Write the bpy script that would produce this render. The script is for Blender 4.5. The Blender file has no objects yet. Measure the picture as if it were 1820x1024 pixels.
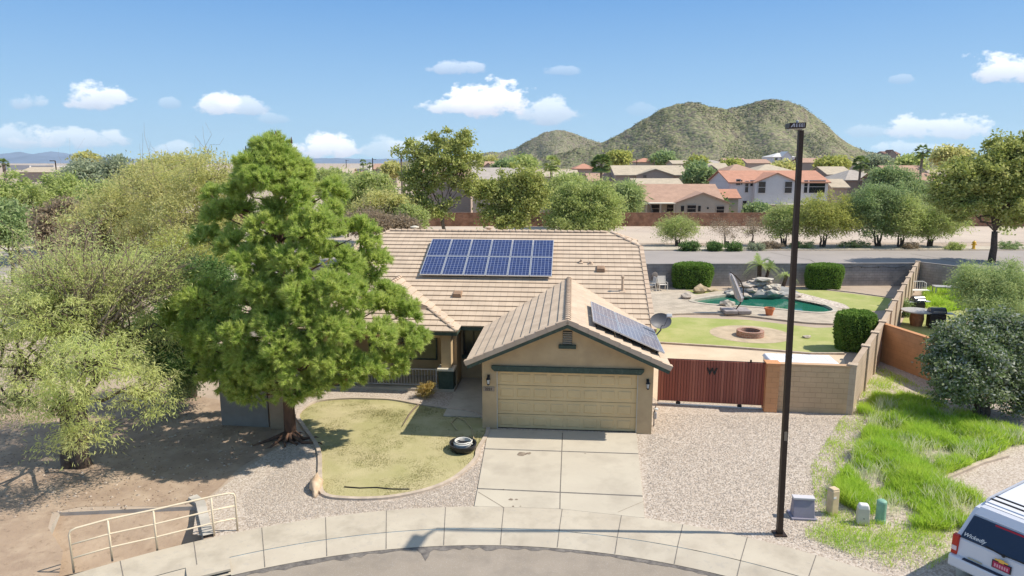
import bpy, bmesh, math, random
import numpy as np
from math import radians as R, sin, cos, pi, sqrt, atan2, hypot, tan
from mathutils import Vector, Matrix
from mathutils.geometry import delaunay_2d_cdt
random.seed(7); RNG = np.random.default_rng(7)
S = bpy.context.scene
COL = S.collection
# ---------------- camera ----------------
CH = 9.28; CF = 1213.0; CP = R(10.42)
cam = bpy.data.cameras.new('camera'); co = bpy.data.objects.new('camera', cam); COL.objects.link(co)
co.location = (0, 0, CH); co.rotation_euler = (R(90) - CP, 0, 0)
cam.sensor_width = 36; cam.lens = 36 * CF / 1820; cam.clip_end = 60000; cam.clip_start = .1
S.camera = co
def ray(u, v):
    x = (u - 910) / CF; y = -(v - 512) / CF
    return x, cos(CP) + sin(CP) * y, -sin(CP) + cos(CP) * y
def P(u, v, h=0.0):            # where the sight line through a photo point meets height h
    a, b, c = ray(u, v); t = (h - CH) / c
    return (a * t, b * t, h)
def D(u, v, d):                # the point of that sight line at distance d
    a, b, c = ray(u, v); t = d / b
    return (a * t, d, CH + c * t)
# ---------------- world ----------------
SUN = Vector((8.7, -0.22, 10.2)).normalized()
elev = math.asin(SUN.z); az = atan2(SUN.x, SUN.y)
W = bpy.data.worlds.new('World'); S.world = W; W.use_nodes = True
nt = W.node_tree; nt.nodes.clear(); N = nt.nodes.new; LK = nt.links.new
def M(op, a, b=None, c=None, clamp=False):
    n = N('ShaderNodeMath'); n.operation = op; n.use_clamp = clamp
    for i, x in enumerate((a, b, c)):
        if x is None: continue
        if isinstance(x, (int, float)): n.inputs[i].default_value = x
        else: LK(x, n.inputs[i])
    return n.outputs[0]
sky = N('ShaderNodeTexSky'); sky.sky_type = 'NISHITA'; sky.sun_disc = False
sky.sun_elevation = elev; sky.sun_rotation = az; sky.air_density = 1.0; sky.dust_density = 0.3; sky.ozone_density = 1.5; sky.altitude = 400
tc = N('ShaderNodeTexCoord'); sp = N('ShaderNodeSeparateXYZ'); LK(tc.outputs['Generated'], sp.inputs[0])
front = M('GREATER_THAN', sp.outputs[1], .05)
ys = M('MAXIMUM', sp.outputs[1], .05)
ca = M('DIVIDE', sp.outputs[0], ys); ce = M('DIVIDE', sp.outputs[2], ys)
cmb = N('ShaderNodeCombineXYZ'); LK(ca, cmb.inputs[0]); LK(M('MULTIPLY', ce, 1.6), cmb.inputs[1])
n1 = N('ShaderNodeTexNoise'); n1.inputs['Scale'].default_value = 26; n1.inputs['Detail'].default_value = 7; n1.inputs['Roughness'].default_value = .58; LK(cmb.outputs[0], n1.inputs['Vector'])
n2 = N('ShaderNodeTexNoise'); n2.inputs['Scale'].default_value = 60; n2.inputs['Detail'].default_value = 6; LK(cmb.outputs[0], n2.inputs['Vector'])
nz = M('SUBTRACT', n1.outputs['Fac'], .5)
# clouds: photo u, v centre, half sizes, strength, whiteness
CL = [(868,182,66,34,1.0,1), (820,192,62,16,.8,.85), (975,204,52,26,.55,.6), (813,124,42,13,.4,.45), (1000,128,26,9,.22,.4),
      (178,178,46,25,.75,.9), (48,184,30,13,.35,.5), (303,185,18,10,.22,.4), (383,190,34,23,.75,.9), (440,193,36,18,.5,.7), (486,212,26,10,.2,.4),
      (582,265,50,22,.95,1), (690,268,50,20,.35,.7), (735,262,40,18,.3,.6), (30,250,60,22,.45,.8), (130,250,75,20,.55,.8), (310,268,40,14,.35,.8),
      (1790,128,62,26,.8,.95), (1668,232,75,24,.7,.9), (1545,234,34,12,.25,.5), (1600,142,20,8,.2,.4), (1145,196,30,12,.12,.4), (1620,266,70,12,.35,.9)]
mask = None; whi = None; shd = None
for (u, v, ru, rv, st, wh) in CL:
    a0 = ray(u, v); A0 = a0[0] / a0[1]; E0 = a0[2] / a0[1]
    b0 = ray(u + ru, v); ra = (b0[0] / b0[1] - A0) * 1.28; c0 = ray(u, v - rv); re = (c0[2] / c0[1] - E0) * 1.3
    dx = M('MULTIPLY', M('SUBTRACT', ca, A0), 1 / ra)
    dy = M('MULTIPLY', M('SUBTRACT', ce, E0), 1 / re)
    up = M('MAXIMUM', dy, M('MULTIPLY', dy, -1.7))          # flatter base than top
    q = M('SUBTRACT', 1.0, M('ADD', M('MULTIPLY', dx, dx), M('MULTIPLY', up, up)))
    q = M('MULTIPLY_ADD', nz, 4.2, q)
    m = M('MULTIPLY', M('MULTIPLY', q, 1.9, clamp=True), st)
    w_ = M('MULTIPLY', m, M('MULTIPLY_ADD', dy, .85, .22 + .42 * wh))
    mask = m if mask is None else M('SUBTRACT', M('ADD', mask, m), M('MULTIPLY', mask, m))
    den = m if whi is None else M('ADD', den, m); whi = w_ if whi is None else M('ADD', whi, w_)
mask = M('MULTIPLY', mask, front)
whi = M('DIVIDE', whi, M('MAXIMUM', den, .02))
whi = M('MULTIPLY_ADD', n2.outputs['Fac'], .3, M('SUBTRACT', whi, .15), clamp=True)
cc = N('ShaderNodeMix'); cc.data_type = 'RGBA'; LK(whi, cc.inputs[0]); cc.inputs[6].default_value = (4.5, 4.8, 6.0, 1); cc.inputs[7].default_value = (9.6, 9.7, 9.9, 1)
# clear desert air: the band above the horizon leans to pale blue
zf = M('POWER', M('SUBTRACT', 1.0, M('MULTIPLY', M('ABSOLUTE', sp.outputs[2]), 1.0), clamp=True), 3.0)
skc = N('ShaderNodeMix'); skc.data_type = 'RGBA'; LK(M('MULTIPLY_ADD', zf, .2, .78), skc.inputs[0]); LK(sky.outputs[0], skc.inputs[6])
hz = N('ShaderNodeMix'); hz.data_type = 'RGBA'; LK(M('POWER', M('MULTIPLY', sp.outputs[2], 4.2, clamp=True), .8), hz.inputs[0]); hz.inputs[6].default_value = (3.7, 5.6, 7.0, 1); hz.inputs[7].default_value = (.98, 2.65, 5.6, 1); LK(hz.outputs[2], skc.inputs[7])
# unseen upper sky paled to neutral, an added fill light
sky_fill = N('ShaderNodeMix'); sky_fill.data_type = 'RGBA'; LK(M('MULTIPLY', M('SUBTRACT', sp.outputs[2], .32), .75, clamp=True), sky_fill.inputs[0]); sky_fill.inputs[7].default_value = (5.6, 5.4, 5.2, 1); LK(skc.outputs[2], sky_fill.inputs[6]); skc = sky_fill
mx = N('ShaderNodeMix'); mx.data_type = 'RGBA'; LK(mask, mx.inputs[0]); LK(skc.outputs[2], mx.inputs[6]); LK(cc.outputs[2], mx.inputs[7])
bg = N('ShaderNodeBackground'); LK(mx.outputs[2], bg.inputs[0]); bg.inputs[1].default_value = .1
wo = N('ShaderNodeOutputWorld'); LK(bg.outputs[0], wo.inputs[0])
# ---------------- sun and exposure ----------------
sl = bpy.data.lights.new('sun', 'SUN'); sl.energy = 4.3; sl.angle = R(.53); sl.color = (1, .92, .80)
so = bpy.data.objects.new('sun', sl); COL.objects.link(so); so.rotation_euler = SUN.to_track_quat('Z', 'Y').to_euler()
S.view_settings.view_transform = 'Standard'; S.view_settings.look = 'None'; S.view_settings.gamma = 1; S.view_settings.exposure = .5
S.cycles.max_bounces = 6; S.cycles.transparent_max_bounces = 8; S.cycles.caustics_reflective = False; S.cycles.caustics_refractive = False
S.cycles.use_denoising = True
# ---------------- tagging ----------------
def tag(o, label=None, cat=None, group=None, kind=None):
    for k, x in (('label', label), ('category', cat), ('group', group), ('kind', kind)):
        if x: o[k] = x
    return o
def empty(name, loc, rz=0, label=None, cat=None, group=None):
    o = bpy.data.objects.new(name, None); COL.objects.link(o); o.location = loc; o.rotation_euler = (0, 0, rz); o.empty_display_size = .2
    return tag(o, label, cat, group)
def kids(o): return [c for c in bpy.data.objects if c.parent == o]
def copy_tree(o, parent=None):
    c = o.copy(); COL.objects.link(c); c.parent = parent
    for ch in kids(o): copy_tree(ch, c)
    return c
# ---------------- materials ----------------
MATS = {}
def mat(name, col, rough=.8, var=.0, scale=3.0, col2=None, bump=0.0, bscale=None, metal=0.0, spec=.3, speck=None, island=None, coord='Object', trans=0.0, detail=6, voro=None, stretch=None, streak=None):
    """col / col2 mixed by noise; speck = (scale, colour, amount); voro = (scale, list of pebble colours)"""
    if name in MATS: return MATS[name]
    m = bpy.data.materials.new(name); m.use_nodes = True; t = m.node_tree; t.nodes.clear(); n = t.nodes.new; l = t.links.new
    out = n('ShaderNodeOutputMaterial'); b = n('ShaderNodeBsdfPrincipled'); l(b.outputs[0], out.inputs[0])
    b.inputs['Roughness'].default_value = rough; b.inputs['Metallic'].default_value = metal; b.inputs['Specular IOR Level'].default_value = spec
    tcn = n('ShaderNodeTexCoord'); vec = tcn.outputs[coord]
    if stretch:
        mp = n('ShaderNodeMapping'); mp.inputs['Scale'].default_value = stretch; l(vec, mp.inputs[0]); vec = mp.outputs[0]
    def rgb(c): return (c[0], c[1], c[2], 1)
    def mixn(fac, a, bb):
        x = n('ShaderNodeMix'); x.data_type = 'RGBA'
        if isinstance(fac, float): x.inputs[0].default_value = fac
        else: l(fac, x.inputs[0])
        for s, c in ((6, a), (7, bb)):
            if isinstance(c, tuple): x.inputs[s].default_value = rgb(c)
            else: l(c, x.inputs[s])
        return x.outputs[2]
    def noise(sc, det=6, rg=.6):
        x = n('ShaderNodeTexNoise'); x.inputs['Scale'].default_value = sc; x.inputs['Detail'].default_value = det; x.inputs['Roughness'].default_value = rg; l(vec, x.inputs['Vector']); return x.outputs['Fac']
    def ramp(f, a, bb):
        x = n('ShaderNodeMapRange'); x.inputs['From Min'].default_value = a; x.inputs['From Max'].default_value = bb; l(f, x.inputs[0]); return x.outputs[0]
    cur = tuple(col)
    if col2 is None and var: col2 = tuple(c * (1 - var) for c in col)
    if col2 is not None: cur = mixn(ramp(noise(scale, detail), .36, .64), tuple(col), tuple(col2))
    if voro:
        vs, cols = voro
        x = n('ShaderNodeTexVoronoi'); x.inputs['Scale'].default_value = vs; l(vec, x.inputs['Vector'])
        s = n('ShaderNodeSeparateColor'); l(x.outputs['Color'], s.inputs[0])
        cr = n('ShaderNodeValToRGB'); cr.color_ramp.interpolation = 'CONSTANT'
        while len(cr.color_ramp.elements) < len(cols): cr.color_ramp.elements.new(.5)
        for i, c in enumerate(cols): cr.color_ramp.elements[i].position = i / len(cols); cr.color_ramp.elements[i].color = rgb(c)
        l(s.outputs[0], cr.inputs[0]); cur = mixn(.75, cur, cr.outputs[0])
    if island:
        g = n('ShaderNodeNewGeometry'); cr = n('ShaderNodeValToRGB')
        while len(cr.color_ramp.elements) < len(island): cr.color_ramp.elements.new(.5)
        for i, c in enumerate(island): cr.color_ramp.elements[i].position = i / (len(island) - 1); cr.color_ramp.elements[i].color = rgb(c)
        l(g.outputs['Random Per Island'], cr.inputs[0])
        cur = cr.outputs[0] if col2 is None else mixn(.62, cur, cr.outputs[0])
    if speck: cur = mixn(ramp(noise(speck[0], 3), .58, .58 + .1), cur, mixn(speck[2], cur, tuple(speck[1])))
    if streak: cur = mixn(ramp(noise(streak[0], 4), .5, .7), cur, mixn(streak[2], cur, tuple(streak[1])))
    if isinstance(cur, tuple): b.inputs['Base Color'].default_value = rgb(cur)
    else: l(cur, b.inputs['Base Color'])
    if bump:
        bp = n('ShaderNodeBump'); bp.inputs['Strength'].default_value = min(1, bump * 10); bp.inputs['Distance'].default_value = bump
        if voro: l(x.outputs['Distance'], bp.inputs['Height']); bp.invert = True
        else: l(noise(bscale or 20, 5), bp.inputs['Height'])
        l(bp.outputs[0], b.inputs['Normal'])
    if trans:
        tr = n('ShaderNodeBsdfTranslucent'); mxs = n('ShaderNodeMixShader'); mxs.inputs[0].default_value = trans
        if isinstance(cur, tuple): tr.inputs[0].default_value = rgb(cur)
        else: l(cur, tr.inputs[0])
        l(b.outputs[0], mxs.inputs[1]); l(tr.outputs[0], mxs.inputs[2]); l(mxs.outputs[0], out.inputs[0])
    MATS[name] = m; return m
def brickmat(name, c1, c2, mortar, bw, bh, coord='UV', msize=.012, rough=.85, bump=.004, sq=.5, var=.25, spec=.2):
    m = bpy.data.materials.new(name); m.use_nodes = True; t = m.node_tree; n = t.nodes.new; l = t.links.new
    b = t.nodes['Principled BSDF']; b.inputs['Roughness'].default_value = rough; b.inputs['Specular IOR Level'].default_value = spec
    tcn = n('ShaderNodeTexCoord'); br = n('ShaderNodeTexBrick'); l(tcn.outputs[coord], br.inputs['Vector'])
    br.inputs['Color1'].default_value = (*c1, 1); br.inputs['Color2'].default_value = (*c2, 1); br.inputs['Mortar'].default_value = (*mortar, 1)
    br.inputs['Scale'].default_value = 1; br.inputs['Mortar Size'].default_value = msize; br.inputs['Brick Width'].default_value = bw; br.inputs['Row Height'].default_value = bh; br.offset = sq
    br.inputs['Mortar Smooth'].default_value = .2
    no = n('ShaderNodeTexNoise'); no.inputs['Scale'].default_value = 1.3; no.inputs['Detail'].default_value = 8; l(tcn.outputs['Object'], no.inputs['Vector'])
    mr = n('ShaderNodeMapRange'); l(no.outputs['Fac'], mr.inputs[0]); mr.inputs[1].default_value = .3; mr.inputs[2].default_value = .7; mr.inputs[3].default_value = 1 - var; mr.inputs[4].default_value = 1.05
    mx = n('ShaderNodeMix'); mx.data_type = 'RGBA'; mx.blend_type = 'MULTIPLY'; mx.inputs[0].default_value = 1; l(br.outputs['Color'], mx.inputs[6]); l(mr.outputs[0], mx.inputs[7]); l(mx.outputs[2], b.inputs['Base Color'])
    bp = n('ShaderNodeBump'); bp.inputs['Distance'].default_value = bump; bp.invert = True; l(br.outputs['Fac'], bp.inputs['Height']); l(bp.outputs[0], b.inputs['Normal'])
    MATS[name] = m; return m
# ---------------- mesh builder ----------------
class MB:
    def __init__(s): s.v = []; s.f = []; s.uv = {}
    def add(s, vs, fs, uvs=None):
        o = len(s.v); s.v += [tuple(x) for x in vs]
        for i, f in enumerate(fs):
            if uvs: s.uv[len(s.f)] = uvs[i]
            s.f.append(tuple(o + k for k in f))
        return s
    def box(s, c, d, rz=0, rx=0, ry=0, top=None):
        hx, hy, hz = d[0] / 2, d[1] / 2, d[2] / 2; m = Matrix.Rotation(rz, 3, 'Z') @ Matrix.Rotation(ry, 3, 'Y') @ Matrix.Rotation(rx, 3, 'X')
        tx, ty = top or (1, 1)
        vs = [Vector((x * hx * (tx if z > 0 else 1), y * hy * (ty if z > 0 else 1), z * hz)) for z in (-1, 1) for y in (-1, 1) for x in (-1, 1)]
        c = Vector(c); vs = [c + m @ q for q in vs]
        return s.add(vs, [(0, 2, 3, 1), (4, 5, 7, 6), (0, 1, 5, 4), (2, 6, 7, 3), (0, 4, 6, 2), (1, 3, 7, 5)])
    def bx(s, x0, x1, y0, y1, z0, z1): return s.box(((x0 + x1) / 2, (y0 + y1) / 2, (z0 + z1) / 2), (abs(x1 - x0), abs(y1 - y0), abs(z1 - z0)))
    def tube(s, pts, rad, n=8, cap=True):
        pts = [Vector(p) for p in pts]
        if not isinstance(rad, (list, tuple)): rad = [rad] * len(pts)
        vs = []; fs = []; k = len(pts); prev = None
        for i, p in enumerate(pts):
            d = (pts[min(i + 1, k - 1)] - pts[max(i - 1, 0)])
            if d.length < 1e-9: d = Vector((0, 0, 1))
            d.normalize()
            if prev is None: a = d.orthogonal().normalized()
            else:
                a = prev - d * prev.dot(d)
                a = a.normalized() if a.length > 1e-6 else d.orthogonal().normalized()
            prev = a; b = d.cross(a)
            for j in range(n):
                t = 2 * pi * j / n; vs.append(p + (a * cos(t) + b * sin(t)) * rad[i])
        for i in range(k - 1):
            for j in range(n):
                j2 = (j + 1) % n; fs.append((i * n + j, i * n + j2, (i + 1) * n + j2, (i + 1) * n + j))
        if cap: fs.append(tuple(range(n - 1, -1, -1))); fs.append(tuple((k - 1) * n + j for j in range(n)))
        return s.add(vs, fs)
    def lathe(s, prof, c=(0, 0, 0), n=20, sx=1, sy=1):
        vs = []; fs = []
        for r, z in prof:
            for j in range(n):
                t = 2 * pi * j / n; vs.append((c[0] + r * sx * cos(t), c[1] + r * sy * sin(t), c[2] + z))
        for i in range(len(prof) - 1):
            for j in range(n): j2 = (j + 1) % n; fs.append((i * n + j, i * n + j2, (i + 1) * n + j2, (i + 1) * n + j))
        fs.append(tuple(range(n - 1, -1, -1))); k = len(prof) - 1; fs.append(tuple(k * n + j for j in range(n)))
        return s.add(vs, fs)
    def prism(s, poly, z0, z1, M4=None):
        k = len(poly)
        ar = sum(poly[i][0] * poly[(i + 1) % k][1] - poly[(i + 1) % k][0] * poly[i][1] for i in range(k))
        if ar < 0: poly = poly[::-1]
        vs = [Vector((x, y, z0)) for x, y in poly] + [Vector((x, y, z1)) for x, y in poly]
        if M4: vs = [M4 @ q for q in vs]
        return s.add(vs, [tuple(range(k - 1, -1, -1)), tuple(range(k, 2 * k))] + [(i, (i + 1) % k, k + (i + 1) % k, k + i) for i in range(k)])
    def quad(s, a, b, c, d, uv=None): return s.add([a, b, c, d], [(0, 1, 2, 3)], [uv] if uv else None)
    def blob(s, c, r, seed=0, n=2, rough=.25, flat=None):
        bm = bmesh.new(); bmesh.ops.create_icosphere(bm, subdivisions=n, radius=1)
        rr = random.Random(seed); from mathutils import noise as mn
        off = Vector((rr.uniform(0, 50), rr.uniform(0, 50), rr.uniform(0, 50)))
        for q in bm.verts:
            k = 1 + rough * mn.noise(q.co * 1.6 + off) * 1.6 + rough * .5 * mn.noise(q.co * 4 + off)
            q.co *= k; q.co = Vector((q.co.x * r[0], q.co.y * r[1], q.co.z * r[2])) + Vector(c)
        bm.verts.index_update(); vs = [tuple(q.co) for q in bm.verts]; fs = [tuple(w.index for w in f.verts) for f in bm.faces]; bm.free()
        return s.add(vs, fs)
    def build(s, name, m, parent=None, smooth=False, bevel=0, bseg=2):
        me = bpy.data.meshes.new(name); me.from_pydata(s.v, [], s.f); me.update()
        if s.uv:
            ul = me.uv_layers.new(name='uv')
            for fi, uvs in s.uv.items():
                for k, li in enumerate(me.polygons[fi].loop_indices): ul.data[li].uv = uvs[k]
        me.materials.append(m)
        if smooth: me.polygons.foreach_set('use_smooth', [True] * len(me.polygons))
        o = bpy.data.objects.new(name, me); COL.objects.link(o); o.parent = parent
        if bevel:
            b = o.modifiers.new('bevel', 'BEVEL'); b.width = bevel; b.segments = bseg; b.limit_method = 'ANGLE'; b.angle_limit = R(35)
        return o
def npmesh(name, V, k, m, parent=None):     # V: (n*k,3), faces of k verts
    me = bpy.data.meshes.new(name); nv = len(V); nf = nv // k
    me.vertices.add(nv); me.vertices.foreach_set('co', V.astype(np.float32).ravel())
    me.loops.add(nv); me.loops.foreach_set('vertex_index', np.arange(nv, dtype=np.int32))
    me.polygons.add(nf); me.polygons.foreach_set('loop_start', np.arange(0, nv, k, dtype=np.int32)); me.polygons.foreach_set('loop_total', np.full(nf, k, dtype=np.int32))
    me.update(); me.validate(); me.materials.append(m)
    o = bpy.data.objects.new(name, me); COL.objects.link(o); o.parent = parent; return o
def text_mesh(name, txt, size, m, parent, mtx, shear=0, ext=.004, bold=0):
    c = bpy.data.curves.new(name, 'FONT'); c.body = txt; c.size = size; c.extrude = ext; c.shear = shear; c.align_x = 'CENTER'; c.align_y = 'CENTER'; c.offset = bold
    t = bpy.data.objects.new(name + '_src', c); COL.objects.link(t)
    me = bpy.data.meshes.new_from_object(t.evaluated_get(bpy.context.evaluated_depsgraph_get())); bpy.data.objects.remove(t)
    me.materials.clear(); me.materials.append(m); me.name = name
    o = bpy.data.objects.new(name, me); COL.objects.link(o); o.parent = parent; o.matrix_local = mtx; return o
def inside(p, poly):
    c = False; k = len(poly); j = k - 1
    for i in range(k):
        xi, yi = poly[i][:2]; xj, yj = poly[j][:2]
        if (yi > p[1]) != (yj > p[1]) and p[0] < (xj - xi) * (p[1] - yi) / (yj - yi) + xi: c = not c
        j = i
    return c
def cdt(outer, holes=(), extra=()):
    vs = []; es = []
    for lp in [outer] + list(holes):
        o = len(vs); vs += [Vector(q[:2]) for q in lp]; es += [(o + i, o + (i + 1) % len(lp)) for i in range(len(lp))]
    vs += [Vector(q) for q in extra]
    r = delaunay_2d_cdt(vs, es, [], 0, 1e-5); V, F = r[0], r[2]; keep = []
    for f in F:
        c = (sum(V[i].x for i in f) / len(f), sum(V[i].y for i in f) / len(f))
        if inside(c, outer) and not any(inside(c, h) for h in holes): keep.append(f)
    return V, keep
def sheet(name, poly, z, m, holes=(), thick=0, parent=None, struct=True):
    V, F = cdt(poly, holes); mb = MB(); mb.v = [(q.x, q.y, z) for q in V]
    for f in F:
        a, b, c = [V[i] for i in f[:3]]; ar = (b.x - a.x) * (c.y - a.y) - (c.x - a.x) * (b.y - a.y)
        mb.f.append(tuple(f) if ar > 0 else tuple(reversed(f)))
    if thick:
        for lp in [poly] + list(holes):
            k = len(lp)
            for i in range(k):
                a, b = lp[i], lp[(i + 1) % k]; mb.quad((a[0], a[1], z), (b[0], b[1], z), (b[0], b[1], z - thick), (a[0], a[1], z - thick))
    o = mb.build(name, m, parent)
    if struct: o['kind'] = 'structure'
    return o
def smooth_loop(pts, n=6, closed=True):
    out = []; k = len(pts)
    rng = range(k) if closed else range(k - 1)
    for i in rng:
        g = lambda j: Vector(pts[j % k][:2]) if closed else Vector(pts[max(0, min(k - 1, j))][:2])
        p0, p1, p2, p3 = g(i - 1), g(i), g(i + 1), g(i + 2)
        for t in range(n):
            t /= n; q = .5 * ((2 * p1) + (p2 - p0) * t + (2 * p0 - 5 * p1 + 4 * p2 - p3) * t * t + (3 * p1 - p0 - 3 * p2 + p3) * t ** 3); out.append((q.x, q.y))
    if not closed: out.append(tuple(pts[-1][:2]))
    return out
def kerb(name, pts, w, z0, z1, m, closed=False, struct=True):
    mb = MB(); k = len(pts); L = []; Rr = []
    for i in range(k):
        a = Vector(pts[(i - 1) % k] if closed else pts[max(0, i - 1)]); b = Vector(pts[(i + 1) % k] if closed else pts[min(k - 1, i + 1)])
        d = (b - a).normalized(); nn = Vector((-d.y, d.x)) * w / 2; p = Vector(pts[i]); L.append(p + nn); Rr.append(p - nn)
    for i in range(k if closed else k - 1):
        j = (i + 1) % k
        for A, B, z, zz in ((L, Rr, z1, z1), (Rr, Rr, z1, z0), (L, L, z0, z1)):
            mb.quad((A[i].x, A[i].y, z), (B[i].x, B[i].y, zz), (B[j].x, B[j].y, zz), (A[j].x, A[j].y, z))
    o = mb.build(name, m)
    if struct: o['kind'] = 'structure'
    return o
px = lambda L, h=0: [P(u, v, h)[:2] for u, v in L]
# ================= MATERIALS OF THE SETTING =================
CC = (-.8, 2.2)          # centre of the cul-de-sac
gravC = [(.45,.385,.315),(.39,.325,.26),(.52,.45,.38),(.34,.275,.22),(.44,.38,.325),(.27,.22,.175),(.56,.50,.43)]
m_gravel = mat('pink_gravel', (.42,.35,.28), .95, col2=(.49,.41,.335), scale=.35, voro=(24, gravC), bump=.03)
m_dirt = mat('desert_dirt', (.44,.355,.275), .95, col2=(.355,.28,.215), scale=.35, bump=.03, bscale=4, speck=(9, (.25,.19,.14), .5))
m_dirt2 = mat('dark_dirt', (.38,.285,.205), .95, col2=(.295,.215,.155), scale=.8, bump=.04, bscale=7, speck=(5, (.20,.145,.10), .6), streak=(1.3, (.47,.37,.27), .6))
m_sand = mat('sandy_ground', (.60,.49,.36), .95, col2=(.50,.40,.29), scale=.6, bump=.01, bscale=12, speck=(25, (.4,.31,.22), .4))
m_asph = mat('asphalt', (.31,.265,.215), .9, col2=(.265,.225,.18), scale=.6, bump=.01, bscale=60, speck=(45, (.38,.35,.32), .8), streak=(1.5, (.17,.15,.13), .35))
m_asph2 = mat('road_asphalt', (.33,.295,.27), .9, col2=(.29,.26,.24), scale=.25, bump=.005, bscale=30)
m_conc = mat('sidewalk_concrete', (.49,.435,.345), .85, col2=(.435,.38,.30), scale=.9, bump=.004, bscale=40, speck=(7, (.36,.33,.29), .4), streak=(1.1, (.34,.295,.23), .7), )
m_conc2 = mat('driveway_concrete', (.50,.45,.36), .85, col2=(.45,.40,.32), scale=.5, bump=.004, bscale=40, streak=(.8, (.37,.325,.26), .7))
m_line = mat('dark_joint_line', (.20,.18,.16), .9, var=.3, scale=8)  # plain dark tone for the concrete joints
m_tar = mat('tar_crack', (.10,.09,.085), .8, col2=(.2,.18,.16), scale=6)
m_lawn = mat('dry_lawn', (.345,.32,.145), .95, col2=(.43,.375,.21), scale=.55, bump=.03, bscale=45, speck=(14, (.28,.30,.10), .18), streak=(.9, (.50,.44,.25), .6))
m_lawn2 = mat('green_lawn', (.27,.31,.085), .95, col2=(.36,.36,.14), scale=.5, bump=.03, bscale=40, speck=(10, (.20,.29,.06), .7), streak=(.7, (.46,.42,.20), .6))
m_paver = brickmat('deck_paver', (.52,.445,.35), (.45,.385,.30), (.40,.34,.27), .45, .3, coord='Object', msize=.012)
m_curb = mat('pink_curb', (.52,.43,.34), .9, var=.25, scale=3)
m_pebble = mat('pool_pebbles', (.5,.44,.37), .95, voro=(9, [(.55,.46,.38),(.42,.35,.29),(.62,.56,.48),(.33,.27,.23)]), bump=.05)

# ================= GROUND =================
def ring(c, r, n, a0=0, a1=2 * pi): return [(c[0] + r * cos(a0 + (a1 - a0) * i / n), c[1] + r * sin(a0 + (a1 - a0) * i / n)) for i in range(n if a1 - a0 > 6.28 else n + 1)]
pool = smooth_loop(px([(1228,537),(1262,530),(1300,526),(1345,527),(1395,530),(1430,536),(1458,541),(1480,550),(1483,556),(1460,559),(1425,557),(1390,553),(1345,549),(1300,546),(1255,543)]), 5)
chan = [(-7.72,15.66),(-8.65,17.35),(-12.2,17.0),(-10.9,13.55),(-9.62,14.36),(-8.45,15.1)]
hole = ring(CC, 14.0, 120)
outer = ring((0, 0), 9000, 24)
extra = [(x, y) for x in range(-60, 140, 12) for y in range(20, 200, 12) if not inside((x, y), pool)]
V, F = cdt(outer, [hole, pool, chan], extra); mb = MB(); mb.v = [(q.x, q.y, 0) for q in V]
for f in F:
    a, b, c = [V[i] for i in f[:3]]; mb.f.append(tuple(f) if (b.x - a.x) * (c.y - a.y) - (c.x - a.x) * (b.y - a.y) > 0 else tuple(reversed(f)))
tag(mb.build('ground', m_dirt), 'sandy desert ground stretching to the horizon', 'ground', kind='structure')
tag(sheet('road', ring(CC, 14.2, 90), -.12, m_asph), 'grey brown asphalt of the cul-de-sac in front', 'road')
# sidewalk ring with a sloping kerb; joints are thin dark strips laid on top
def arcring(name, r0, r1, z0, z1, m, a0, a1, n=160):
    mb = MB()
    for i in range(n):
        A = a0 + (a1 - a0) * i / n; B = a0 + (a1 - a0) * (i + 1) / n
        g = lambda r, t, z: (CC[0] + r * cos(t), CC[1] + r * sin(t), z)
        mb.quad(g(r0, A, z0), g(r1, A, z1), g(r1, B, z1), g(r0, B, z0))
    return mb
sw = arcring('s', 13.96, 15.07, .03, .035, m_conc, R(20), R(170))
for s_ in (arcring('s', 15.07, 15.07, .035, -.02, m_conc, R(20), R(170)),): sw.add(s_.v, s_.f)
tag(sw.build('sidewalk', m_conc), 'pale concrete sidewalk curving round the cul-de-sac', 'sidewalk', kind='structure')
kb = arcring('k', 13.38, 13.95, -.105, .02, m_conc, R(20), R(170))
tag(kb.build('kerb', m_conc), 'sloping concrete kerb along the asphalt', 'kerb', kind='structure')
jm = MB()
for i in range(24):
    t = R(27.3 + 6.05 * i)
    if R(24) < t < R(168):
        g = lambda r, z, o: (CC[0] + r * cos(t) - o * sin(t), CC[1] + r * sin(t) + o * cos(t), z)
        jm.quad(g(13.4, -.09, -.009), g(13.96, .026, -.009), g(13.96, .026, .009), g(13.4, -.09, .009))
        jm.quad(g(13.96, .036, -.009), g(15.06, .04, -.009), g(15.06, .04, .009), g(13.96, .036, .009))
tag(jm.build('sidewalk_joints', m_line), 'dark joints across the curved sidewalk', 'joints', kind='structure')
# tar-filled crack along the gutter
rr = random.Random(3); cm = MB(); n = 150; wv = [rr.uniform(.0, 1) for _ in range(n + 1)]
for i in range(n):
    A = R(38 + 104 * i / n); B = R(38 + 104 * (i + 1) / n); g = lambda r, t: (CC[0] + r * cos(t), CC[1] + r * sin(t), -.114)
    q = lambda k: .05 + .20 * wv[k] * (.35 + .65 * abs(sin(k * .11))) * (.6 if k < 70 else 1)
    cm.quad(g(13.36 - q(i), A), g(13.385, A), g(13.385, B), g(13.36 - q(i + 1), B))
c0 = P(755, 985, -.11)
cm.add([(c0[0] + x, c0[1] + y, -.113) for x, y in ((-.35,.35),(-.1,.22),(.0,.30),(.3,.33),(.12,.1),(.1,-.1),(.05,-.28),(-.03,-.1),(-.1,.05))], [tuple(range(8, -1, -1))])
tag(cm.build('gutter_crack', m_tar), 'black tar crack along the gutter', 'crack', kind='structure')
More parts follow.
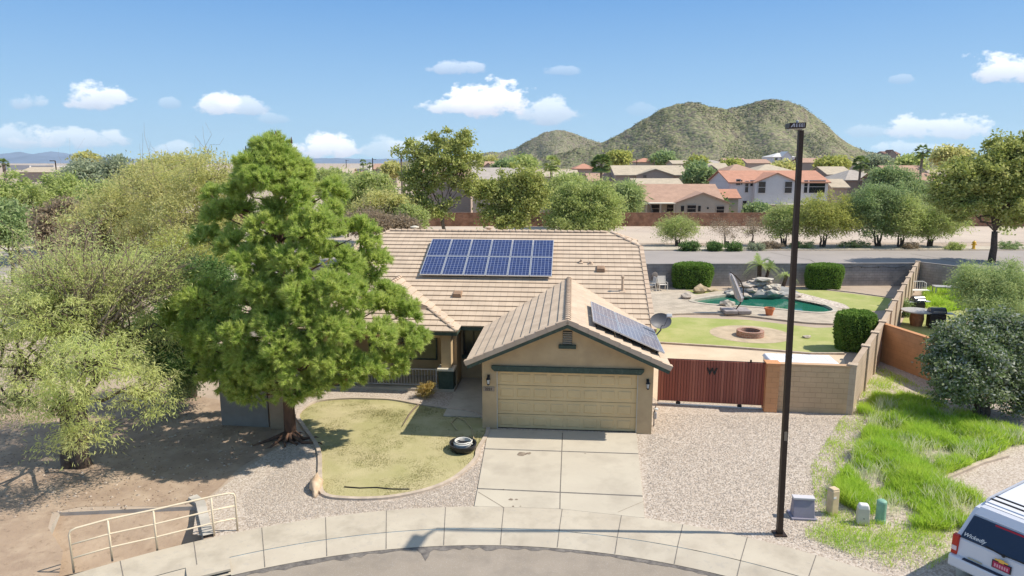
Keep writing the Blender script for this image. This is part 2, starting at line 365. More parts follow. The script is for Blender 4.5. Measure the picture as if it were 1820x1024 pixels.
# front gravel (one sheet) with lawn cut out
lawnp = smooth_loop(px([(560,716),(610,710),(660,710),(700,712),(745,720),(800,728),(850,737),(868,764),(850,800),(845,818),(810,850),(760,872),(690,886),(620,888),(575,880),(569,850),(566,800),(540,760),(530,738)]), 4)
grav = [(CC[0] + 15.07 * cos(t), CC[1] + 15.07 * sin(t)) for t in [R(a) for a in range(22, 117, 2)]] + [(-8.1,15.9),(-8.6,17.2),(-8.2,19.8),(-7.7,21.5),(-7.2,23.5),(-9.3,25.2),(-8.9,28.5),(-2.0,28.5),(-.9,23.5)] + [(4.8,23.0),(5.3,26.5),(10.3,25.2),(12.9,24.9),(17.6,31.4),(21.5,29.5),(24,24),(26,18)]
tag(sheet('gravel', grav, .004, m_gravel), 'pinkish gravel covering the front yard', 'gravel')
tag(sheet('lawn', lawnp, .012, m_lawn), 'dry front lawn', 'lawn')
tag(kerb('lawn_edging', lawnp, .13, 0, .07, m_curb, closed=True), 'low pinkish curb round the front lawn', 'edging')
tag(sheet('dirt_under_trees', smooth_loop([(-30,12),(-11.3,13.2),(-12.4,17.0),(-8.9,17.5),(-8.4,19.8),(-7.8,22.0),(-9.5,24.5),(-16,27),(-30,25)], 4), .006, m_dirt2), 'stony brown dirt under the mesquite', 'dirt')
# driveway slabs with gaps as real joints
dl0, dr0 = P(868, 765), P(1131, 772); dl1, dr1 = P(843, 905), P(1146, 921)
dv = MB()
def lerp(a, b, t): return tuple(a[i] + (b[i] - a[i]) * t for i in range(2))
rows = [0, .30, .80, 1.0]; g_ = .006
for i in range(3):
    for j in range(2):
        t0, t1 = rows[i], rows[i + 1]; s0, s1 = (0, .505) if j == 0 else (.505, 1)
        cs = []
        for t, s_ in ((t0, s0), (t0, s1), (t1, s1), (t1, s0)):
            tt = t + (g_ if t == t0 else -g_) * (t not in (0, 1)); ss = s_ + (g_ / 2 if s_ == s0 else -g_ / 2) * (s_ not in (0, 1))
            p = lerp(lerp(dl0, dl1, tt), lerp(dr0, dr1, tt), ss)
            if t == 1.0:     # follow the sidewalk arc
                a = atan2(p[1] - CC[1], p[0] - CC[0]); p = (CC[0] + 15.08 * cos(a), CC[1] + 15.08 * sin(a))
            cs.append(p)
        dv.prism(cs, -.02, .04)
tag(dv.build('driveway', m_conc2), 'pale concrete driveway leading to the garage', 'driveway', kind='structure')
tag(sheet('driveway_bed', [lerp(dl0, dl1, .02), lerp(dr0, dr1, .02), lerp(dr0, dr1, .97), lerp(dl0, dl1, .97)], .03, m_line), 'dark joints of the driveway', 'joints')
jn = MB()
def strip(mb, a, b, w, z):
    a = Vector(a[:2]); b = Vector(b[:2]); d = (b - a).normalized(); q = Vector((-d.y, d.x)) * w / 2
    mb.quad((a.x + q.x, a.y + q.y, z), (a.x - q.x, a.y - q.y, z), (b.x - q.x, b.y - q.y, z), (b.x + q.x, b.y + q.y, z))
strip(jn, P(850, 877), P(896, 905), .02, .044); strip(jn, P(1145, 893), P(1098, 913), .012, .044)
m_stain = mat('driveway_stain', (.17,.13,.10), .9, col2=(.30,.25,.19), scale=7)
def stain(u, v, r, sd):
    c = P(u, v, .04); q = random.Random(sd); k = 14; mbs = MB(); mbs.add([(c[0] + r * q.uniform(.6, 1.1) * cos(2 * pi * i / k), c[1] + r * q.uniform(.6, 1.1) * sin(2 * pi * i / k), .0445) for i in range(k)], [tuple(range(k))]); jn.add(mbs.v, mbs.f)
for i, (u, v, r) in enumerate([(928,807,.17),(940,806,.1),(908,888,.07),(918,888,.05),(912,900,.04),(895,870,.03),(1040,806,.03),(925,900,.03)]): stain(u, v, r, i)
tag(jn.build('driveway_stains', m_stain), 'oil stains and a corner crack on the driveway', 'stains', kind='structure')
# channel under the railing
cb = MB(); ZC = -.55
far = (-8.65,17.35); 
m_chan = mat('channel_concrete', (.50,.46,.40), .9, var=.25, scale=2)
floor_pts = [(chan[0], ZC), (chan[1], -.12), (chan[2], -.10), (chan[3], ZC), (chan[4], ZC), (chan[5], ZC)]
fm = MB(); fm.add([(p[0], p[1], z) for p, z in floor_pts], [(0, 1, 2), (0, 2, 5), (5, 2, 4), (4, 2, 3)]); 
tag(fm.build('channel_floor', m_dirt2), 'sandy floor of the drainage channel', 'channel', kind='structure')
for a, b in ((0, 1), (1, 2), (2, 3), (3, 4), (4, 5), (5, 0)):
    pa, pb = chan[a], chan[b]; za, zb = floor_pts[a][1], floor_pts[b][1]
    cb.quad((pa[0], pa[1], .0), (pb[0], pb[1], .0), (pb[0], pb[1], zb - .1), (pa[0], pa[1], za - .1))
tag(cb.build('channel_lining', m_chan), 'concrete lining of the drainage channel', 'channel', kind='structure')
wg = kerb('channel_kerb', [(-7.62,15.72),(-8.57,17.4),(-8.95,17.75)], .24, -.2, .10, m_chan); tag(wg, 'thick concrete wing wall of the drainage channel', 'wing wall')
# scupper under the kerb: shade inside the slot painted on as black faces
arc_ = lambda r, t, z: (CC[0] + r * cos(t), CC[1] + r * sin(t), z)
sc = MB(); p0 = P(330, 1012, -.05); p1 = P(408, 996, -.05)
a0_, a1_ = atan2(p0[1] - CC[1], p0[0] - CC[0]), atan2(p1[1] - CC[1], p1[0] - CC[0])
st_ = [a0_ + (a1_ - a0_) * k / 8 for k in range(9)]; lo_ = MB()
for A, B in zip(st_, st_[1:]):
    sc.quad(arc_(13.97, A, .034), arc_(13.44, A, .030), arc_(13.44, B, .030), arc_(13.97, B, .034)); sc.quad(arc_(13.44, A, .030), arc_(13.44, A, -.02), arc_(13.44, B, -.02), arc_(13.44, B, .030)); sc.quad(arc_(13.44, A, -.02), arc_(13.97, A, -.02), arc_(13.97, B, -.02), arc_(13.44, B, -.02))
    lo_.quad(arc_(13.50, A, -.13), arc_(13.50, A, -.02), arc_(13.50, B, -.02), arc_(13.50, B, -.13)); lo_.quad(arc_(13.25, A, -.112), arc_(13.5, A, -.09), arc_(13.5, B, -.09), arc_(13.25, B, -.112))
tag(sc.build('scupper_slab', m_conc), 'concrete lip over the storm drain slot in the kerb', 'kerb', kind='structure'); tag(lo_.build('drain_slot', mat('slot_shade', (.02,.02,.02), .8)), 'dark storm drain slot under the kerb lip', 'drain', kind='structure')

# ---- back yard ----
deck = smooth_loop(px([(1135,512),(1180,517),(1222,519),(1238,526),(1275,520),(1330,519),(1385,523),(1435,530),(1470,538),(1500,545),(1520,558),(1505,576),(1450,577),(1390,571),(1330,564),(1270,560),(1210,560),(1160,563),(1120,560)]), 4)
tag(sheet('pool_deck', deck, .10, m_paver, holes=[pool], thick=.12), 'pale paved deck round the pool', 'pool deck')
tag(kerb('pool_coping', pool, .30, -.1, .135, mat('coping', (.50,.445,.36), .8, var=.25, scale=3), closed=True), 'pale coping stones round the pool', 'coping')
b1 = MB(); ctr = (sum(p[0] for p in pool) / len(pool), sum(p[1] for p in pool) / len(pool)); k = len(pool)
for i in range(k):
    a, b = pool[i], pool[(i + 1) % k]; s_ = .8
    a2 = (ctr[0] + (a[0] - ctr[0]) * s_, ctr[1] + (a[1] - ctr[1]) * s_); b2 = (ctr[0] + (b[0] - ctr[0]) * s_, ctr[1] + (b[1] - ctr[1]) * s_)
    b1.quad((*a, .1), (*b, .1), (*b, -.5), (*a, -.5)); b1.quad((*a, -.5), (*b, -.5), (*b2, -1.3), (*a2, -1.3)); b1.add([(*a2, -1.3), (*b2, -1.3), (*ctr, -1.5)], [(0, 1, 2)])
tag(b1.build('pool_basin', mat('pool_plaster', (.10,.47,.38), .7, var=.25, scale=1.2)), 'teal plastered basin of the pool', 'pool', kind='structure')
mw = bpy.data.materials.new('pool_water'); mw.use_nodes = True; t = mw.node_tree; t.nodes.clear()
o_ = t.nodes.new('ShaderNodeOutputMaterial'); tr_ = t.nodes.new('ShaderNodeBsdfTransparent'); tr_.inputs[0].default_value = (.38,.80,.66,1); gl_ = t.nodes.new('ShaderNodeBsdfGlossy'); gl_.inputs['Roughness'].default_value = .06
df_ = t.nodes.new('ShaderNodeBsdfDiffuse'); df_.inputs[0].default_value = (.035,.25,.17,1); mz = t.nodes.new('ShaderNodeMixShader'); mz.inputs[0].default_value = .5
fr_ = t.nodes.new('ShaderNodeFresnel'); fr_.inputs[0].default_value = 1.33; mx_ = t.nodes.new('ShaderNodeMixShader'); nb = t.nodes.new('ShaderNodeTexNoise'); nb.inputs['Scale'].default_value = 4; bb = t.nodes.new('ShaderNodeBump'); bb.inputs['Distance'].default_value = .02
t.links.new(nb.outputs['Fac'], bb.inputs['Height']); t.links.new(bb.outputs[0], gl_.inputs['Normal']); t.links.new(bb.outputs[0], fr_.inputs['Normal'])
t.links.new(tr_.outputs[0], mz.inputs[1]); t.links.new(df_.outputs[0], mz.inputs[2]); t.links.new(fr_.outputs[0], mx_.inputs[0]); t.links.new(mz.outputs[0], mx_.inputs[1]); t.links.new(gl_.outputs[0], mx_.inputs[2]); t.links.new(mx_.outputs[0], o_.inputs[0])
tag(sheet('pool_water', pool, -.02, mw), 'still green water of the pool', 'water')
tag(sheet('back_lawn', px([(1150,568),(1210,564),(1330,569),(1450,583),(1497,582),(1502,600),(1497,627),(1440,629),(1370,624),(1290,618),(1177,611),(1150,600)]), .010, m_lawn2), 'green and yellow lawn behind the gate', 'lawn')
tag(kerb('back_lawn_edging', px([(1150,609),(1177,611),(1290,618),(1370,624),(1440,630),(1500,630)]), .14, 0, .09, m_curb), 'low pale curb between lawn and dirt', 'edging')
tag(sheet('back_dirt', px([(1150,613),(1177,612),(1290,620),(1370,626),(1500,632),(1506,690),(1500,728),(1380,724),(1355,722),(1168,712),(1150,700)]), .008, m_sand), 'bare tan dirt behind the gate', 'dirt')
tag(sheet('side_lawn', smooth_loop(px([(1412,516),(1450,515),(1520,523),(1590,533),(1590,548),(1540,553),(1500,545),(1460,532),(1425,524)]), 4), .013, m_lawn2), 'strip of lawn beyond the pool', 'lawn')
tag(kerb('side_lawn_edging', px([(1405,514),(1450,513),(1520,521),(1592,531)]), .12, 0, .07, m_curb), 'curb beyond the strip of lawn', 'edging')
tag(sheet('small_lawn', smooth_loop(px([(1218,516),(1260,517),(1330,517),(1330,521),(1260,524),(1236,525)]), 4), .013, m_lawn2), 'small patch of lawn by the boulders', 'lawn')
tag(sheet('pebble_bed', smooth_loop(px([(1385,519),(1420,523),(1460,533),(1498,543),(1508,551),(1490,550),(1440,540),(1395,530)]), 4), .115, m_pebble), 'bed of pebbles behind the pool', 'pebbles')
tag(sheet('neighbour_lawn', smooth_loop(px([(1645,520),(1700,515),(1760,525),(1740,560),(1650,600),(1600,600),(1610,560)]), 4), .012, m_lawn2), 'patchy lawn of the neighbouring yard', 'lawn')
fc = P(1333, 594); tag(sheet('fire_pit_circle', [(fc[0] + 2.15 * cos(t), fc[1] + 2.0 * sin(t)) for t in [2 * pi * i / 40 for i in range(40)]], .016, mat('pit_dirt', (.50,.40,.28), .95, var=.25, scale=2)), 'round dirt patch under the fire pit', 'dirt')
# ---- far road, verge, wash ----
y0, y1 = 56.5, 71.5
tag(sheet('far_road', [(-140, y0), (190, y0 - 2), (190, y1 + 2), (-140, y1)], .005, m_asph2), 'grey road running behind the back wall', 'road')
tag(sheet('far_sidewalk', [(-140, y1 + .2), (190, y1 + 2.2), (190, y1 + 5.0), (-140, y1 + 3)], .09, m_conc, thick=.1), 'pale sidewalk beyond the far road', 'sidewalk')
tag(sheet('near_verge', [(-140, y0 - 3.2), (190, y0 - 5.2), (190, y0 - .2), (-140, y0 - .2)], .06, m_conc, thick=.1), 'pale sidewalk behind the back wall', 'sidewalk')
tag(sheet('wash', smooth_loop([(-150,80),(-60,79),(0,79),(60,80),(150,82),(150,100.5),(0,100.5),(-150,100.5)], 3), .02, mat('wash_sand', (.52,.435,.35), .95, col2=(.43,.355,.29), scale=.12, speck=(1.4, (.34,.29,.23), .5))), 'pale sandy wash beyond the far road', 'sand')
ck = MB()
for L in ([(1370,449),(1400,455),(1440,462),(1450,468)], [(1618,451),(1660,458),(1700,466),(1740,470)]):
    w = px(L)
    for a, b in zip(w, w[1:]): strip(ck, a, b, .12, .010)
tag(ck.build('road_cracks', m_tar), 'thin tar cracks across the far road', 'cracks', kind='structure')

# ================= HILLS =================
from mathutils import noise as mn
def hill(name, sil, Y, wk, seed, m, label, res=3.2, base=0, rough=1.0):
    pts = [D(u, v, Y) for u, v in sil]; xs = [p[0] for p in pts]; hs = [max(p[2], 0) for p in pts]
    x0, x1 = xs[0], xs[-1]; nx = int((x1 - x0) / res); hm = max(hs); wmax = hm * wk * 1.25; ny = int(2 * wmax / (res * 1.4))
    off = Vector((seed * 7.3, seed * 3.1, 0)); mb = MB()
    for j in range(ny + 1):
        dy = -wmax + 2 * wmax * j / ny
        for i in range(nx + 1):
            x = x0 + (x1 - x0) * i / nx
            xw = x + 26 * mn.noise(Vector((x * .006, dy * .006, 5)) + off) * min(1, abs(dy) / 60)
            h0 = float(np.interp(xw, xs, hs)); w = max(h0 * wk, 1)
            r = abs(dy) / w
            z = h0 * (max(0, (1 - r)) ** 1.25) if r < 1 else 0
            g = mn.fractal(Vector((x * .02, dy * .012, 0)) + off, 1, 2, 5) - 3.0 * (.5 - abs(mn.noise(Vector((x * .022, dy * .006, 3)) + off))) * min(1, abs(dy) / 90) 
            z += rough * g * 7 * min(1, z / 30) * min(1, .35 + abs(dy) / 40) + rough * mn.noise(Vector((x * .12, dy * .12, 1))) * 1.6 * min(1, z / 15)
            mb.v.append((x, Y + dy, z - .5 if z > .1 else -1.0 - min(3, r)))
    for j in range(ny):
        for i in range(nx):
            a = j * (nx + 1) + i; mb.f.append((a, a + 1, a + nx + 2, a + nx + 1))
    o = mb.build(name, m, smooth=True); return tag(o, label, 'hill', kind='structure')
def hillmat(name, g1, g2, rock, dark):
    m = mat(name, g1, .95, col2=g2, scale=.03, speck=(.11, rock, .85), streak=(.045, rock, .55), bump=1.2, bscale=.16, voro=(.22, [g1, g2, dark, g1, rock, g2]))
    return m
m_hill = hillmat('hill_scrub', (.175,.185,.085), (.25,.23,.135), (.15,.12,.095), (.11,.12,.06))
m_hill2 = hillmat('far_hill_scrub', (.185,.185,.105), (.23,.215,.14), (.19,.155,.125), (.13,.135,.08))
HS = [(860,293),(930,287),(1000,272),(1040,262),(1072,252),(1100,238),(1130,220),(1155,206),(1175,193),(1200,184),(1225,181),(1240,183),(1262,190),(1290,193),(1310,190),(1330,184),(1352,179),(1375,177),(1400,180),(1422,188),(1445,203),(1470,224),(1490,243),(1515,259),(1540,269),(1580,275),(1650,281),(1760,284),(1830,286),(1900,290),(1990,296)]
h1 = hill('scrub_hill', HS, 1050, 2.3, 3, m_hill, 'twin peaked hill of green scrub and brown rock', rough=.8)
h2 = hill('far_hill', [(690,291),(740,284),(800,279),(850,272),(890,270),(915,263),(945,248),(968,234),(985,230),(1003,231),(1020,238),(1045,247),(1080,256),(1150,268),(1250,280),(1400,292)], 1500, 2.2, 9, m_hill2, 'small rounded hill left of the twin peaked hill', res=5)
# scrub on the hill: bushes as one uncountable mass
def scrub(hobj, n, smin, smax, m, label, seed):
    q = np.random.default_rng(seed); me = hobj.data; co_ = np.empty(len(me.vertices) * 3, np.float32); me.vertices.foreach_get('co', co_); co_ = co_.reshape(-1, 3)
    ok = np.where((co_[:, 2] > 1) & (co_[:, 1] < co_[:, 1].mean() + 30))[0]; dn = np.array([mn.noise(Vector((float(co_[i, 0]) * .018, float(co_[i, 1]) * .012, 2))) + .6 * mn.noise(Vector((float(co_[i, 0]) * .07, float(co_[i, 1]) * .05, 4))) for i in ok]); pr_ = np.clip(.45 + 1.6 * dn, .04, 2); pk = co_[q.choice(ok, n, p=pr_ / pr_.sum())] + np.c_[q.normal(0, 1.5, n), q.normal(0, 1.5, n), np.zeros(n)]
    s = q.uniform(smin, smax, n) * q.uniform(.6, 1, n); V = []
    th = q.uniform(0, 6.28, n)
    for k in range(5):     # a low lumpy dome of five quads
        a = th + k * 2 * pi / 5; b = a + 2 * pi / 5
        top = pk + np.c_[np.zeros(n), np.zeros(n), s * .9]; hub = np.c_[np.cos((a + b) / 2) * s * .3, np.sin((a + b) / 2) * s * .3, s * .75] + pk
        A = pk + np.c_[np.cos(a) * s, np.sin(a) * s, s * .1]; B = pk + np.c_[np.cos(b) * s, np.sin(b) * s, s * .15]
        V.append(np.stack([A, B, hub, top], 1))
    V = np.stack(V, 1).reshape(-1, 3)
    return tag(npmesh('hill_scrub', V, 4, m), label, 'scrub', kind='stuff')
m_scrub = mat('scrub', (.13,.16,.06), .9, island=[(.10,.12,.05),(.17,.18,.08),(.22,.21,.11),(.12,.13,.06),(.20,.205,.08)])
scrub(h1, 20000, .5, 1.6, m_scrub, 'low desert bushes scattered over the twin peaked hill', 1)
scrub(h2, 7000, .8, 1.8, m_scrub, 'low desert bushes scattered over the small rounded hill', 2)
# far ranges: haze blue mixed into their base colour
m_range = mat('hazed_range', (.16,.21,.30), 1, var=.2, scale=.002)
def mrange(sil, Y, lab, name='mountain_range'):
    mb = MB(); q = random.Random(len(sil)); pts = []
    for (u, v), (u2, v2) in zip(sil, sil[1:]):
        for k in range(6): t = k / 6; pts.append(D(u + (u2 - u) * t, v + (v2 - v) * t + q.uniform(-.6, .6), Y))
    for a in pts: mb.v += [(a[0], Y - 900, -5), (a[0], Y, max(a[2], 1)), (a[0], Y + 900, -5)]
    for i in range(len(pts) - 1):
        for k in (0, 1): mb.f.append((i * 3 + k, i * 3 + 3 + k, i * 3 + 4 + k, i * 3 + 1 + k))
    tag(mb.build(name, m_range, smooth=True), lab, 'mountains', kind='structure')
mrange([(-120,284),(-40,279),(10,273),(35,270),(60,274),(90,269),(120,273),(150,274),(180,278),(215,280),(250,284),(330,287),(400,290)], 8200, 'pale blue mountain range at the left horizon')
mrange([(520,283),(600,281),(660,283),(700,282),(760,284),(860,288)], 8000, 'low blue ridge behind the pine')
# ================= MAIN HOUSE =================
m_stucco = mat('tan_stucco', (.53,.39,.225), .95, col2=(.46,.335,.19), scale=1.4, bump=.012, bscale=28, streak=(.9, (.38,.275,.165), .6))
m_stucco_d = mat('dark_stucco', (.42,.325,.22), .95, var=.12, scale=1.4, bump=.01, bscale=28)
m_tile = brickmat('roof_tile', (.57,.455,.34), (.52,.41,.305), (.44,.345,.255), .30, 1.0, msize=.006, bump=.006, var=.14)
m_cap = mat('ridge_tile', (.56,.43,.31), .85, col2=(.45,.34,.25), scale=4, bump=.01, bscale=15, island=[(.60,.46,.34),(.46,.35,.26),(.55,.42,.30),(.50,.40,.31)])
m_green = mat('green_trim', (.055,.085,.065), .6, var=.3, scale=5, speck=(9, (.11,.14,.11), .5))
m_cream = mat('cream_trim', (.62,.57,.46), .7, var=.12, scale=3)
m_door = mat('garage_door_paint', (.66,.49,.255), .55, col2=(.60,.44,.225), scale=1.2, streak=(.9, (.48,.365,.21), .4))
m_glass = mat('dark_glass', (.015,.018,.022), .12, spec=.6)
m_black = mat('black_iron', (.018,.018,.018), .45)
m_white = mat('white_paint', (.72,.70,.66), .5)
m_dark = mat('shadowed_gap', (.03,.028,.025), .9)
O0 = P(1006, 767)
HR = R(-5)
house = empty('house', (O0[0], O0[1], 0), HR, 'single storey tan stucco house with brown tiled roofs and two car garage', 'house')
HM = Matrix.Translation((O0[0], O0[1], 0)) @ Matrix.Rotation(HR, 4, 'Z')
def HL(x, y, z=0): return tuple(HM @ Vector((x, y, z)))
RG, SG, GE = 4.10, .44, 2.60     # garage ridge height, slope, eave height
GH = 3.42                         # half width of the garage roof
MY0, MS = 4.5, .42                # front eave of the main roof
RY = 12.1; RZ = MS * (RY - MY0) + 2.6
def courses(mb, P0, U, Vv, n, lo, hi, butt=.05, du=0):
    """P0 origin at the eave, U unit along the eave, Vv vector up the slope; lo(k)/hi(k) limits along U at fraction k"""
    P0, U, Vv = Vector(P0), Vector(U), Vector(Vv); nrm = U.cross(Vv).normalized(); nrm = nrm if nrm.z > 0 else -nrm; L = Vv.length
    for i in range(n):
        t0, t1 = i / n, min(1, (i + 1.0) / n)
        a0, a1, b0, b1 = lo(t0), hi(t0), lo(t1), hi(t1)
        if a1 - a0 < .02: continue
        if b1 < b0: b0 = b1 = (b0 + b1) / 2
        A, B = P0 + U * a0 + Vv * t0 + nrm * butt, P0 + U * a1 + Vv * t0 + nrm * butt; C, E = P0 + U * b1 + Vv * t1 + nrm * .004, P0 + U * b0 + Vv * t1 + nrm * .004
        sh = (i % 2) * .15
        mb.quad(A, B, C, E, [(a0 + sh, i + .02), (a1 + sh, i + .02), (b1 + sh, i + .98), (b0 + sh, i + .98)])
        A2, B2 = P0 + U * a0 + Vv * t0 - nrm * .01, P0 + U * a1 + Vv * t0 - nrm * .01
        mb.quad(A2, B2, B, A, [(a0 + sh, i + .3), (a1 + sh, i + .3), (a1 + sh, i + .4), (a0 + sh, i + .4)])
        A3, E3 = A - nrm * .06, E - nrm * .06; mb.quad(A, E, E3, A3, [(a0, i + .2)] * 4); B3, C3 = B - nrm * .06, C - nrm * .06; mb.quad(B, C, C3, B3, [(a1, i + .2)] * 4)
def caps(mb, a, b, r=.12, L=.33, n=7, flat=.75):
    sp_ = mb if isinstance(mb, Split) else None
    if sp_: mb = MB()
    a, b = Vector(a), Vector(b); d = b - a; k = max(1, int(d.length / L)); d.normalize(); s = d.cross(Vector((0, 0, 1))).normalized(); u = s.cross(d)
    for i in range(k):
        p0 = a + d * (i * L); p1 = p0 + d * (L * 1.12); vs = []
        for p, rr_, lift in ((p0, r, .025), (p1, r * .82, .0)):
            for j in range(n): t = pi * j / (n - 1); vs.append(p + s * cos(t) * rr_ + u * (sin(t) * rr_ * flat + lift - .03))
        mb.add(vs, [(j, j + 1, n + j + 1, n + j) for j in range(n - 1)] + [tuple(range(n - 1, -1, -1))])
    if sp_: mb.build(sp_.name, sp_.m, house)
class Split:
    def __init__(s, name, m): s.name = name; s.m = m
def rake(mb, fa, a, b, thick=.10, w=.22, L=.36, out=0):   # stepped barge tiles a (low) -> b (high); fascia in fa
    sp_ = mb if isinstance(mb, Split) else None
    if sp_: mb = MB()
    a, b = Vector(a), Vector(b); d = b - a; k = int(d.length / L); l = d.length / k; d.normalize(); s = d.cross(Vector((0, 0, 1))).normalized(); u = s.cross(d)
    for i in range(k):
        p0 = a + d * (i * l); p1 = p0 + d * (l * 1.04); vs = []
        for p, z in ((p0, .075), (p1, .05)):
            for sx, sz in ((-w / 2, -thick), (w / 2, -thick), (w / 2, z), (-w / 2, z)): vs.append(p + s * sx + u * sz)
        mb.add(vs, [(0, 1, 2, 3), (7, 6, 5, 4), (0, 4, 5, 1), (1, 5, 6, 2), (2, 6, 7, 3), (3, 7, 4, 0)])
    if sp_: mb.build(sp_.name, sp_.m, house)
    if fa is not None:
        vs = []
        for p in (a, b):
            for sx, sz in ((-.07, -thick - .13), (.03, -thick - .13), (.03, -thick + .003), (-.07, -thick + .003)): vs.append(p + s * sx + u * sz)
        fa.add(vs, [(0, 1, 2, 3), (7, 6, 5, 4), (0, 4, 5, 1), (1, 5, 6, 2), (2, 6, 7, 3), (3, 7, 4, 0)])
# roof tiles
rf = MB()
one = lambda v: (lambda t: v)
L_ = 8.6; Vg = Vector((GH, 0, GH * SG))
courses(rf, (-GH, -.5, GE), (0, 1, 0), (GH, 0, RG - GE), 11, one(0), one(L_))
courses(rf, (GH, -.5, GE), (0, 1, 0), (-GH, 0, RG - GE), 11, one(0), one(L_))
RXR, RXL = 3.45, -10.65; HT = .822       # hips start at this fraction of the slope
nm = 22; Vm = (0, RY - MY0, RZ - 2.6)
hipx = lambda t: 0 if t < HT else (t - HT) / (1 - HT) * 1.35
for sgn in (1, -1):
    y_e = MY0 if sgn > 0 else 2 * RY - MY0
    courses(rf, (RXL, y_e, 2.6), (1, 0, 0), (0, sgn * (RY - MY0), RZ - 2.6), nm, hipx, lambda t: (RXR - RXL) - hipx(t))
for sx, X in ((1, RXR), (-1, RXL)):      # the small hipped ends
    zh = 2.6 + HT * (RZ - 2.6); yh = MY0 + HT * (RY - MY0)
    courses(rf, (X, yh, zh), (0, 1, 0), (-sx * 1.35, 0, RZ - zh), 4, lambda t: t * (RY - yh), lambda t: 2 * (RY - yh) - t * (RY - yh))
# left wing with porch: hip in front, small gable above it
WX, WH, WY = -7.8, 3.38, 3.55
courses(rf, (WX + WH, WY, 2.6), (0, 1, 0), (-WH, 0, 1.46), 10, lambda t: min(t * WH, 1.6), one(5.6))
courses(rf, (WX - WH, WY, 2.6), (0, 1, 0), (WH, 0, 1.46), 10, lambda t: min(t * WH, 1.6), one(5.6))
courses(rf, (WX - WH, WY, 2.6), (1, 0, 0), (0, 1.75, .755), 5, lambda t: t * 1.75, lambda t: 2 * WH - t * 1.75)
roof = rf.build('roof', m_tile, house)
cp_ = Split('ridge_cap', m_cap); fa = MB(); rk = Split('barge_tile', m_cap)
caps(cp_, (0, -.55, RG + .03), (0, 8.1, RG + .03)); caps(cp_, (RXL + 1.3, RY, RZ + .03), (RXR - 1.3, RY, RZ + .03))
for X, sx in ((RXR, 1), (RXL, -1)):
    for s in (1, -1): caps(cp_, (X, RY - s * (RY - yh), zh + .03), (X - sx * 1.35, RY, RZ + .03), r=.10)
caps(cp_, (WX, WY + 1.5, 4.09), (WX, 8.2, 4.09), r=.11)
for sx in (1, -1): caps(cp_, (WX + sx * WH, WY, 2.64), (WX + sx * (WH - 1.65), WY + 1.65, 3.36), r=.09)
for sx in (1, -1):
    rake(rk, fa, (sx * (GH + .04), -.56, GE - .01), (0, -.56, RG + .02))
    rake(rk, None, (sx * (WH - 1.5) + WX, WY + 1.52, 3.27), (WX, WY + 1.52, 4.07))
for X in (RXR, RXL):
    for s, y_e in ((1, MY0), (-1, 2 * RY - MY0)): rake(rk, fa, (X + (.02 if X > 0 else -.02), y_e, 2.6), (X + (.02 if X > 0 else -.02), RY - s * (RY - yh), zh), w=.2)
# eave fascias
fa.bx(-GH + .02, -GH + .08, -.45, 4.4, GE - .16, GE - .01); fa.bx(GH - .08, GH - .02, -.45, 4.6, GE - .16, GE - .01)
fa.bx(RXL + .05, WX - WH, MY0 + .02, MY0 + .08, 2.44, 2.59); fa.bx(WX + WH, -GH, MY0 + .02, MY0 + .08, 2.44, 2.59)
fa.bx(RXL + .05, RXR - .05, 2 * RY - MY0 - .08, 2 * RY - MY0 - .02, 2.44, 2.59)
fa.bx(WX - WH + .03, WX + WH - .03, WY + .02, WY + .08, 2.44, 2.59); fa.bx(WX + WH - .08, WX + WH - .02, WY + .1, MY0, 2.44, 2.59)
fa.build('fascia', m_green, house)
# walls
wl = MB(); GW = 2.95
def gable_wall(mb, x0, x1, y, t, z0, ze, zr, hole=None):
    xc = (x0 + x1) / 2; front = [(x0, z0), (x1, z0), (x1, ze), (xc, zr), (x0, ze)]
    if hole:
        a, b, zt = hole; front = [(x0, z0), (a, z0), (a, zt), (b, zt), (b, z0), (x1, z0), (x1, ze), (xc, zr), (x0, ze)]
    M4 = Matrix(((1, 0, 0, 0), (0, 0, 1, 0), (0, 1, 0, 0), (0, 0, 0, 1)))
    Vp, Fp = cdt(front); bmv = [(q.x, y, q.y) for q in Vp] + [(q.x, y + t, q.y) for q in Vp]; k = len(Vp)
    mb.add(bmv, [tuple(f) for f in Fp] + [tuple(k + i for i in f) for f in Fp])
    for i in range(len(front)):
        a_, b_ = front[i], front[(i + 1) % len(front)]; mb.quad((a_[0], y, a_[1]), (b_[0], y, b_[1]), (b_[0], y + t, b_[1]), (a_[0], y + t, a_[1]))
DW = 2.44
gable_wall(wl, -GW, GW, 0, .2, 0, RG - SG * GW - .10, RG - .12, (-DW, DW, 2.14))
wl.bx(-GW, -GW + .2, .2, 5.2, 0, 2.6); wl.bx(GW - .2, GW, .2, 7.5, 0, 2.6)
wl.bx(-4.6, -GW, 5.6, 5.8, 0, 2.6)                                   # entry wall
wl.bx(GW, RXR - .35, 6.0, 6.2, 0, 2.7); wl.bx(RXR - .35 - .2, RXR - .35, 6.2, 18.9, 0, 2.7)
wl.bx(RXL + .4, RXR - .4, 18.9, 19.1, 0, 2.6); wl.bx(RXL + .4, RXL + .6, 5.3, 18.9, 0, 2.6)
for X in (RXR - .5, RXL + .42):                                       # clipped gable walls
    vs = []
    for x in (X, X + .1): vs += [(x, MY0 + .5, 2.6), (x, 2 * RY - MY0 - .5, 2.6), (x, 2 * RY - yh, zh - .12), (x, yh, zh - .12)]
    wl.add(vs, [(0, 1, 2, 3), (7, 6, 5, 4), (0, 4, 5, 1), (1, 5, 6, 2), (2, 6, 7, 3), (3, 7, 4, 0)])
wl.bx(-9.9, -5.0, 5.55, 5.75, 0, 2.6)                                 # wall at the back of the porch
wl.bx(-10.9, -9.9, 4.0, 5.75, 0, 2.6)
